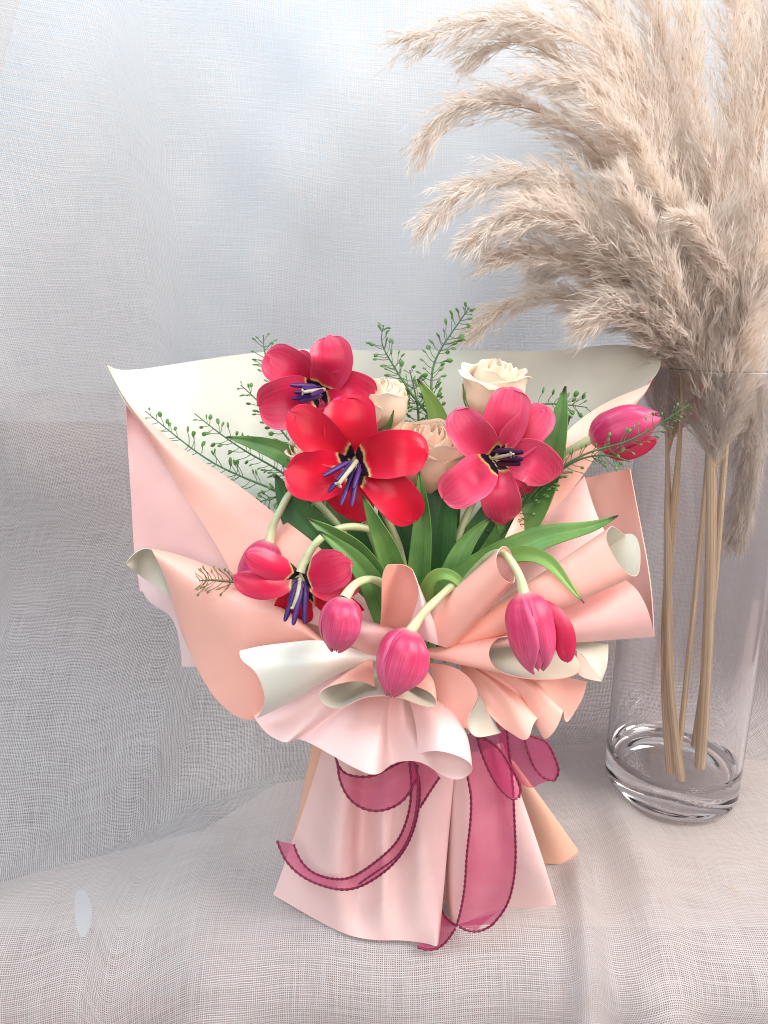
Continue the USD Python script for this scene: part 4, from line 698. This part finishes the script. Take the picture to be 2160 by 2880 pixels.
# C  pink open, right
Y = .482
t = tulip('open pinkish red tulip at the right, dark stamens pointing right', 'B', (660, 775, Y)); ce = (650, 785, Y + .013)
petal(t, 'B', ce, (770, 870, Y + .006), (812, 938, Y + .01), 60, m_pinkopen, seed=21)
petal(t, 'B', ce, (705, 575, Y + .004), (735, 450, Y + .01), 92, m_pinkopen, seed=22, cup=(.5, .3, .3))
petal(t, 'B', ce, (810, 640, Y + .001), (892, 540, Y + .004), 80, m_pinkopen, seed=23)
petal(t, 'B', ce, (525, 645, Y + .000), (470, 552, Y + .005), 82, m_pinkopen, seed=24)
petal(t, 'B', ce, (830, 795, Y - .004), (910, 885, Y - .002), 92, m_pinkopen, seed=25)
petal(t, 'B', ce, (675, 950, Y - .006), (692, 1086, Y + .002), 82, m_pinkopen, seed=26, cup=(.5, .3, -.3))
petal(t, 'B', ce, (515, 895, Y - .008), (412, 965, Y - .006), 92, m_pinkopen, seed=27, cup=(.5, .3, .2))
stamens(t, 'B', [((660, 750, Y), (785, 750, Y - .02)), ((650, 775, Y), (782, 783, Y - .021)), ((665, 795, Y), (770, 805, Y - .02)), ((640, 745, Y), (745, 742, Y - .014)), ((655, 800, Y), (740, 803, Y - .014)), ((650, 775, Y), (740, 770, Y - .026))], None, px_len('B', 13.5, Y), m_antherdark, [(640, 780, Y), (680, 770, Y - .016), (730, 760, Y - .024)], px_len('B', 9, Y))
stem(t, [P('B', *ce), P('B', 540, 1000, .50), P('B', 440, 1250, .485), P(N_, 915, 1400, .475), P(N_, *TIE)])
leaf(t, 'N', [(990, 1290, .48), (1130, 1120, .49), (1200, 950, .50), (1222, 834, .505)], 40, m_leaf, seed=31, twist=.3)
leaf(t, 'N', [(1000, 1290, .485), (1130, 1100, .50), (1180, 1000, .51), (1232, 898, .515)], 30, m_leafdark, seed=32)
# D  drooping open tulip, lower left
Y = .432
t = tulip('drooping crimson tulip fallen open at the lower left, stamens hanging straight down', 'G', (815, 720, Y)); ce = (818, 715, Y + .006)
petal(t, 'G', (818, 790, Y + .006), (760, 1000, Y + .012), (740, 1180, Y + .018), 175, m_red, seed=41, cup=(.3, .2, .1))
petal(t, 'G', (825, 780, Y + .008), (1080, 960, Y + .012), (1420, 1160, Y + .014), 130, m_red, seed=42)
petal(t, 'G', ce, (1080, 850, Y + .001), (1375, 755, Y + .006), 115, m_rose, seed=43, cup=(.4, .2, 0))
petal(t, 'G', ce, (560, 640, Y - .008), (310, 520, Y - .012), 120, m_rose, seed=44, cup=(-.2, -.4, -.3))
petal(t, 'G', ce, (1060, 690, Y - .010), (1285, 610, Y - .012), 190, m_rose, seed=45, cup=(-.1, -.15, .2))
petal(t, 'G', ce, (500, 830, Y - .009), (195, 740, Y - .010), 120, m_rose, seed=46, cup=(.2, -.2, -.3))
stamens(t, 'G', [((800, 770, Y - .002), (665, 1155, Y - .014)), ((835, 780, Y - .004), (745, 1190, Y - .018)), ((855, 790, Y - .002), (852, 1178, Y - .014)), ((790, 770, Y), (700, 1000, Y - .008)), ((865, 790, Y), (860, 1000, Y - .006))], None, px_len('G', 30, Y), m_anther, [(812, 760, Y), (790, 880, Y - .010), (742, 1030, Y - .014)], px_len('G', 22, Y))
stem(t, [P('G', 818, 700, Y + .004), P('G', 870, 560, Y + .008), P('G', 980, 400, Y + .014), P('G', 1180, 285, Y + .024), P('G', 1400, 280, Y + .03), P('G', 1560, 400, Y + .034), P(N_, 860, 1380, .465), P(N_, *TIE)])
leaf(t, 'N', [(850, 1380, .452), (800, 1240, .446), (740, 1170, .44), (663, 1119, .436)], 33, m_leaf, seed=47, twist=.2)
leaf(t, 'N', [(845, 1390, .448), (810, 1280, .44), (760, 1205, .434), (688, 1147, .43)], 28, m_leaf, seed=48, twist=-.2)

EG = PchipInterpolator([0, .05, .15, .32, .5, .68, .82, .92, 1], [.16, .45, .78, .98, 1.0, .90, .70, .48, .20])
def bud(label, fr, base, tip, rad, stempts, mat, phase=0.0, loose=None, seed=0, opened=0.0, leafs=()):
    t = tulip(label, fr, base); rg = np.random.default_rng(seed)
    b, e = P(fr, *base), P(fr, *tip); ax = unit(e - b); L = np.linalg.norm(e - b); R = px_len(fr, rad, base[2]) * .94
    u = CAM - b; u = unit(u - ax * (u @ ax)); v = np.cross(ax, u)
    s = np.linspace(-1, 1, 21); tau = 1 - (1 - np.linspace(0, 1, 40)) ** 1.5
    for layer in (1, 0):                                                    # inner three, then outer three
        for k in range(3):
            ph = phase + k * 2 * np.pi / 3 + layer * np.pi / 3 + rg.normal(0, .06); lift = (.30, .16, .24)
            wp = np.interp(tau, [0, .1, .35, .62, .82, .94, 1], [.55, .85, 1.0, .98, .78, .45, .03]) * (1.06 if layer == 0 else 1.12)
            r = R * (EG(tau) + opened * tau ** 2 * .5) * (1.0 if layer == 0 else .90); hh = L * (tau * rg.uniform(.97, 1.05)) * (1 if layer == 0 else 1.01)
            an = ph + s[None] * wp[:, None]
            rr = r[:, None] * (1 + .07 * (layer == 0) * (1 - s[None] ** 2) - .05 * (np.abs(s[None]) > .9) + .03 * np.sin(6 * tau[:, None] + 3 * s[None] + k) + (layer == 0) * lift[k] * smooth(np.abs(s[None]), .45, 1) * np.sin(np.pi * tau[:, None] ** .8) * (s[None] * (1 if k % 2 else -1) > 0)) + R * .05 * np.exp(-(s[None] / .18) ** 2) * np.sin(np.pi * tau[:, None]) * .6
            g = b + ax * (hh[:, None, None] * (1 - .03 * s[None, :, None] ** 2)) + (u * np.cos(an)[..., None] + v * np.sin(an)[..., None]) * rr[..., None]
            n = normals(g); c = b + ax * L * .5
            V, Q, N, pt = shell(g, 0.0006, ((n * (CAM - g)).sum() > 0) != ((n * (g - c)).sum() > 0), (s + 1) / 2, tau)
            put(t, 'petal', V, Q, N, mat, pt)
    for lo in loose or ():
        petal(t, fr, *lo[:3], lo[3], mat, cup=lo[4], seed=seed + 5, flip=True)
    stem(t, [b + ax * L * .04] + [P(f2, *p) for f2, p in stempts] + [P(N_, *TIE)])
    return t
bt = bud('crimson bud hanging at the far left behind the drooping tulip', 'G', (530, 400, .462), (300, 950, .455), 190, [('G', (560, 250, .466)), ('G', (640, 90, .472)), ('N', (640, 1060, .485)), ('N', (760, 1180, .485))], m_budred, .5, seed=51)
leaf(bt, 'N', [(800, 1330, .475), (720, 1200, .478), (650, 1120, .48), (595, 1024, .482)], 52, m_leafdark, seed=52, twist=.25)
leaf(bt, 'N', [(760, 1180, .50), (690, 1040, .51), (590, 970, .515), (489, 944, .52)], 27, m_leaf, seed=53)
bt = bud('small pink bud hanging left of the upright flap', 'G', (1225, 925, .400), (1140, 1430, .394), 205, [('G', (1300, 830, .408)), ('G', (1420, 765, .42)), ('G', (1560, 790, .43)), ('N', (870, 1330, .45))], m_bud, .2, seed=54)
bt = bud('magenta bud hanging lowest in the middle of the front', 'C', (1420, 447, .398), (1325, 745, .388), 122, [('C', (1480, 370, .405)), ('C', (1545, 305, .413)), ('N', (985, 1262, .43)), ('N', (960, 1330, .45))], m_bud, -.35, seed=55)
leaf(bt, 'N', [(912, 1420, .452), (918, 1300, .44), (945, 1243, .43), (985, 1250, .424), (1020, 1315, .42)], 18, m_leaflime, seed=56, hint=(-.3, -1, .6))
bt = bud('large magenta bud hanging at the lower right over the beige mouthed roll', 'D', (950, 272, .405), (1015, 640, .396), 118, [('D', (930, 200, .41)), ('D', (890, 130, .418)), ('D', (830, 90, .43)), ('N', (1010, 1250, .45)), ('N', (930, 1360, .46))], m_bud, .9, [((985, 290, .408), (1120, 430, .398), (1150, 595, .394), 50, (-.5, -.5, -.2))], seed=57, opened=.05)
leaf(bt, 'N', [(960, 1370, .462), (1040, 1245, .448), (1110, 1202, .44), (1180, 1212, .425), (1225, 1260, .415), (1262, 1303, .409)], 22, m_leaflime, seed=58, hint=(-.2, -1, .9))
leaf(bt, 'N', [(905, 1400, .47), (960, 1290, .462), (1060, 1215, .46), (1180, 1160, .462), (1270, 1140, .466), (1335, 1114, .47)], 33, m_leaf, seed=59, hint=(.2, -1, .8))
bt = bud('magenta bud pointing right in front of the vase edge', 'B', (1092, 690, .505), (1405, 585, .50), 100, [('B', (1000, 740, .51)), ('B', (930, 790, .512)), ('N', (1150, 1100, .505)), ('N', (1000, 1300, .485))], m_budred, .25, [((1120, 700, .503), (1240, 750, .496), (1395, 690, .49), 36, (-.4, -.4, -.2))], seed=60, opened=.12)

# loose leaves standing in the middle
for i, (pts, hw, mt) in enumerate([
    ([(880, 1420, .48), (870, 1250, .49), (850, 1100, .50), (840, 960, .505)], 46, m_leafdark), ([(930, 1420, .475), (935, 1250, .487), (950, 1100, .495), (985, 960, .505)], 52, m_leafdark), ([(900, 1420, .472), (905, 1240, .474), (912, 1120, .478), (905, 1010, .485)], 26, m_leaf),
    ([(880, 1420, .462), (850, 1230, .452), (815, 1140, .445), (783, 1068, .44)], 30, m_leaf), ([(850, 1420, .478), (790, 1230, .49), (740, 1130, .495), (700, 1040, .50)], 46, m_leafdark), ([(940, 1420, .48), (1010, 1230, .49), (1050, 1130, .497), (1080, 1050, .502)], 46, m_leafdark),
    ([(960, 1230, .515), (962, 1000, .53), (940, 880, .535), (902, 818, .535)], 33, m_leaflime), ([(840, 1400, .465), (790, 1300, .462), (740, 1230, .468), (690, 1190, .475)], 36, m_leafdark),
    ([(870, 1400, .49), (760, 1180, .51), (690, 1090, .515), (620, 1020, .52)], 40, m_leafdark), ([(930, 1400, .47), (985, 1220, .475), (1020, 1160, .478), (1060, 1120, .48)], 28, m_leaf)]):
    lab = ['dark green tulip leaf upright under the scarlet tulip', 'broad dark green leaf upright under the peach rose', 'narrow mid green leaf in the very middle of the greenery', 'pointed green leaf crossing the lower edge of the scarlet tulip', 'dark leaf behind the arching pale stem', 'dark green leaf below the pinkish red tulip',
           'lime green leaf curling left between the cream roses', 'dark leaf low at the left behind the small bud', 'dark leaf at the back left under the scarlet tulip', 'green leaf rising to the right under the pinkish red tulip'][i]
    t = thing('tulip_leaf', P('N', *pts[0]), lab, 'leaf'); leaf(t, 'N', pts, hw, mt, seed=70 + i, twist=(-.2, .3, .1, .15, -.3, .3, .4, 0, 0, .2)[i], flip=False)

# ------------------------------------------------------------------ roses
def rose(label, fr, c, r, axis, mat, seed, n=17, h=1.85, openness=.3, spin=0.0):
    t = thing('rose', P(fr, *c), label, 'rose'); rg = np.random.default_rng(seed)
    o = P(fr, *c); R = px_len(fr, r, c[2]); ax = unit(np.array(axis, float)); u = unit(np.cross(ax, [0.2, 1, .1])); v = np.cross(ax, u)
    s = np.linspace(-1, 1, 25); tau = np.linspace(0, 1, 26)
    for k in range(n):
        f = (k + 1) / n; ph = k * 2.4 + rg.normal(0, .2) + spin; aw = (1.25 + .1 * f) * rg.uniform(.92, 1.08) + .5 * (f < .3)
        R0 = R * (.16 + .84 * f ** .85); H = R * h * (1.0 - .10 * f ** 2) * rg.uniform(.97, 1.03); fl = openness * R * f ** 2.2 * rg.uniform(.6, 1.3)
        w = np.interp(tau, [0, .2, .5, .8, .93, 1], [.45, .75, 1, 1.0, .82, .55]); an = ph + s[None] * aw * w[:, None]
        close = np.interp(f, [0, .5, .8, 1], [.45, .62, .80, .93])
        body = PchipInterpolator([0, .08, .25, .5, .75, 1], [.15, .45, .82, 1.0, (1 + close) / 2 + .04, close])(tau)
        rr = R0 * body[:, None] * (1 + .045 * s[None]) + fl * np.clip(tau[:, None] - .70, 0, 1) ** 2 * 9 * (1 - .4 * (s[None] - .3) ** 2) + .02 * R * np.sin(5 * an + 3 * k) * tau[:, None] ** 3
        hh = H * tau[:, None] * (1 - .13 * s[None] ** 2 * tau[:, None]) - fl * 1.1 * np.clip(tau[:, None] - .82, 0, 1) ** 2 * 9 + .035 * R * np.sin(6 * s[None] + k) * tau[:, None] ** 4
        g = o + ax * (hh[..., None] - R * h * .45) + (u * np.cos(an)[..., None] + v * np.sin(an)[..., None]) * rr[..., None]
        V, Q, N, pt = shell(g, 0.0004, False, (s + 1) / 2, tau); put(t, 'petal', V, Q, N, mat, pt)
    b = o - ax * R * h * .45
    for k in range(4):
        a = u * math.cos(k * 1.57 + .6) + v * math.sin(k * 1.57 + .6)
        g, s2, tau2 = blade([b, b + a * R * .75 + ax * R * .35, b + a * R * 1.12 + ax * R * 1.1], [(0, R * .2), (.4, R * .16), (1, R * .01)], a, .2, nu=7, nv=16)
        V, Q, N, pt = shell(g, 0.0006, False, (s2 + 1) / 2, tau2); put(t, 'sepal', V, Q, N, m_leaf, pt)
    p = spl([b + ax * R * .1, b - ax * R * 1.2, P(N_, 890, 1300, .50), P(N_, *TIE)], 40); m = tube(p, .0022, 10); put(t, 'stem', *m[:3], m_stem, 1 - m[3])
rose('cream rose peeping out between the scarlet and the upper crimson tulips', 'N', (822, 880, .525), 58, (.10, -.20, 1), m_rosecream, 1)
rose('large cream rose at the back, above the pinkish red tulip', 'N', (1066, 850, .525), 68, (.12, -.16, 1), m_rosecream, 2, openness=.55)
rose('peach rose between the scarlet and the pinkish red tulips', 'N', (928, 1000, .512), 84, (.05, -.26, 1), m_rosepeach, 3, n=19, openness=.4)
rose('cream rose almost hidden at the left of the scarlet tulip', 'N', (672, 985, .515), 45, (-.2, -.30, .93), m_rosecream, 4)

# ------------------------------------------------------------------ green sprigs with round pods
def sprig(label, fr, pts, n, seed, size=6.6, brown=False, side=(1, 1), start=.0, dense=.25):
    """pts from the tip downwards"""
    rg = np.random.default_rng(seed); p = spl(C(fr, pts)[::-1], 60); tip = p[-1]
    t = thing('green_sprig', p[0], label, 'sprig'); ms = [tube(p, np.linspace(.0011, .0004, 60), 6)]
    T = unit(np.gradient(p, axis=0)); n = int(n * .95); us = np.sort(start + (1 - start) * (1 - rg.uniform(0, 1, n) ** 1.0)); pods = []
    for i, q in enumerate(us):
        k = min(int(q * 59), 59); view = unit(CAM - p[k]); sd = unit(np.cross(T[k], view)) * (1 if i % 2 else -1)
        d = unit(sd * rg.uniform(.5, 1) + T[k] * rg.uniform(.15, .9) + view * rg.uniform(-.5, .6)); end = 1 - dense < q
        l = .0085 * rg.uniform(.7, 1.2) * (1 - .62 * smooth(q, .75, 1.0)); e = p[k] + d * l + T[k] * l * .2
        ms.append(tube(spl([p[k], p[k] + d * l * .55, e], 5), .00026, 4, False))
        r = px_len(fr if fr != 'N' else 'N', size, .5) * rg.uniform(.65, 1.1) * (1 - .45 * smooth(q, .85, 1.0))
        thin = rg.uniform() < .35
        n1 = unit(rg.normal(size=3)); a2 = unit(n1 - d * (n1 @ d)); pods.append(ellipsoid(e + d * r * .9, np.stack([a2, np.cross(d, a2), d]), np.array([r * (.45 if thin else .85), r * .4, r * 1.15])))
    m = join(*ms); put(t, 'stem', *m[:3], m_sprigb if brown else m_sprig, m[3])
    for m in pods: put(t, 'pod', *m[:3], m_podb if brown else m_pod, m[3])
sprig('green sprig crossing the far left edge of the paper', 'N', [(314, 888, .535), (390, 950, .522), (470, 1005, .512), (560, 1045, .505), (620, 1075, .50), (700, 1150, .50)], 62, 1)
sprig('green sprig with round pods second from the left', 'N', [(420, 893, .55), (480, 940, .545), (540, 980, .54), (600, 1015, .535), (700, 1090, .525)], 48, 2, 6)
sprig('small green sprig left of the upper crimson tulip', 'N', [(520, 832, .56), (560, 870, .555), (600, 920, .55), (640, 970, .54), (700, 1050, .53)], 40, 3)
sprig('short sprig tip sticking up over the upper crimson tulip', 'N', [(569, 724, .56), (572, 760, .555), (585, 800, .55), (610, 860, .545)], 34, 4, 4.6)
sprig('sprig rising behind the small cream rose', 'N', [(829, 702, .57), (825, 740, .565), (850, 790, .56), (885, 845, .553), (930, 900, .55)], 50, 5)
sprig('tallest sprig leaning right towards the pampas', 'N', [(1014, 664, .575), (975, 720, .57), (940, 780, .565), (932, 840, .558), (938, 900, .55)], 56, 6)
sprig('sprig standing just behind the lime leaf', 'N', [(885, 800, .565), (895, 840, .56), (903, 890, .555), (905, 940, .55)], 34, 7)
sprig('dark sprig tip reaching right below the large cream rose', 'N', [(1268, 880, .56), (1220, 874, .555), (1160, 875, .55), (1100, 900, .54)], 28, 8)
sprig('long sprig crossing in front of the right pointing bud', 'N', [(1490, 873, .475), (1430, 912, .475), (1350, 955, .477), (1280, 975, .48), (1200, 1020, .485), (1130, 1090, .488), (1080, 1160, .488)], 62, 9, 4.6)
sprig('sprig branch ending under the right pointing bud', 'N', [(1362, 998, .478), (1320, 985, .48), (1260, 990, .484), (1200, 1025, .487), (1150, 1080, .489)], 34, 10, 5)
sprig('sprig behind the lower petal of the pinkish red tulip', 'N', [(1195, 985, .497), (1180, 1040, .498), (1140, 1090, .497), (1090, 1140, .496), (1050, 1200, .49)], 46, 11, 5)
sprig('brownish sprig tip lying on the peach collar at the left', 'C', [(432, 222, .446), (480, 218, .446), (540, 222, .447), (600, 225, .45)], 26, 12, 8.5, True)
sprig('dark sprig under the left side of the scarlet tulip', 'N', [(560, 1085, .50), (620, 1070, .503), (680, 1090, .505), (740, 1130, .505)], 34, 13)
# ------------------------------------------------------------------ crumbs on the cloth
m = tube(spl([Z('S', 2030, 2488, .006), Z('S', 2055, 2500, .007), Z('S', 2082, 2512, .006)], 8), .0003, 5); put(None, 'straw_bit', *m[:3], m_cane, m[3], 'thin fallen straw lying on the cloth at the lower right', 'straw')
e = Z('S', 1927, 2317, .005); m = ellipsoid(e, np.eye(3), np.array([.0007, .0007, .0012])); put(None, 'seed_husk', *m[:3], m_podb, m[3], 'tiny brown seed husk on the cloth in front of the vase', 'husk')
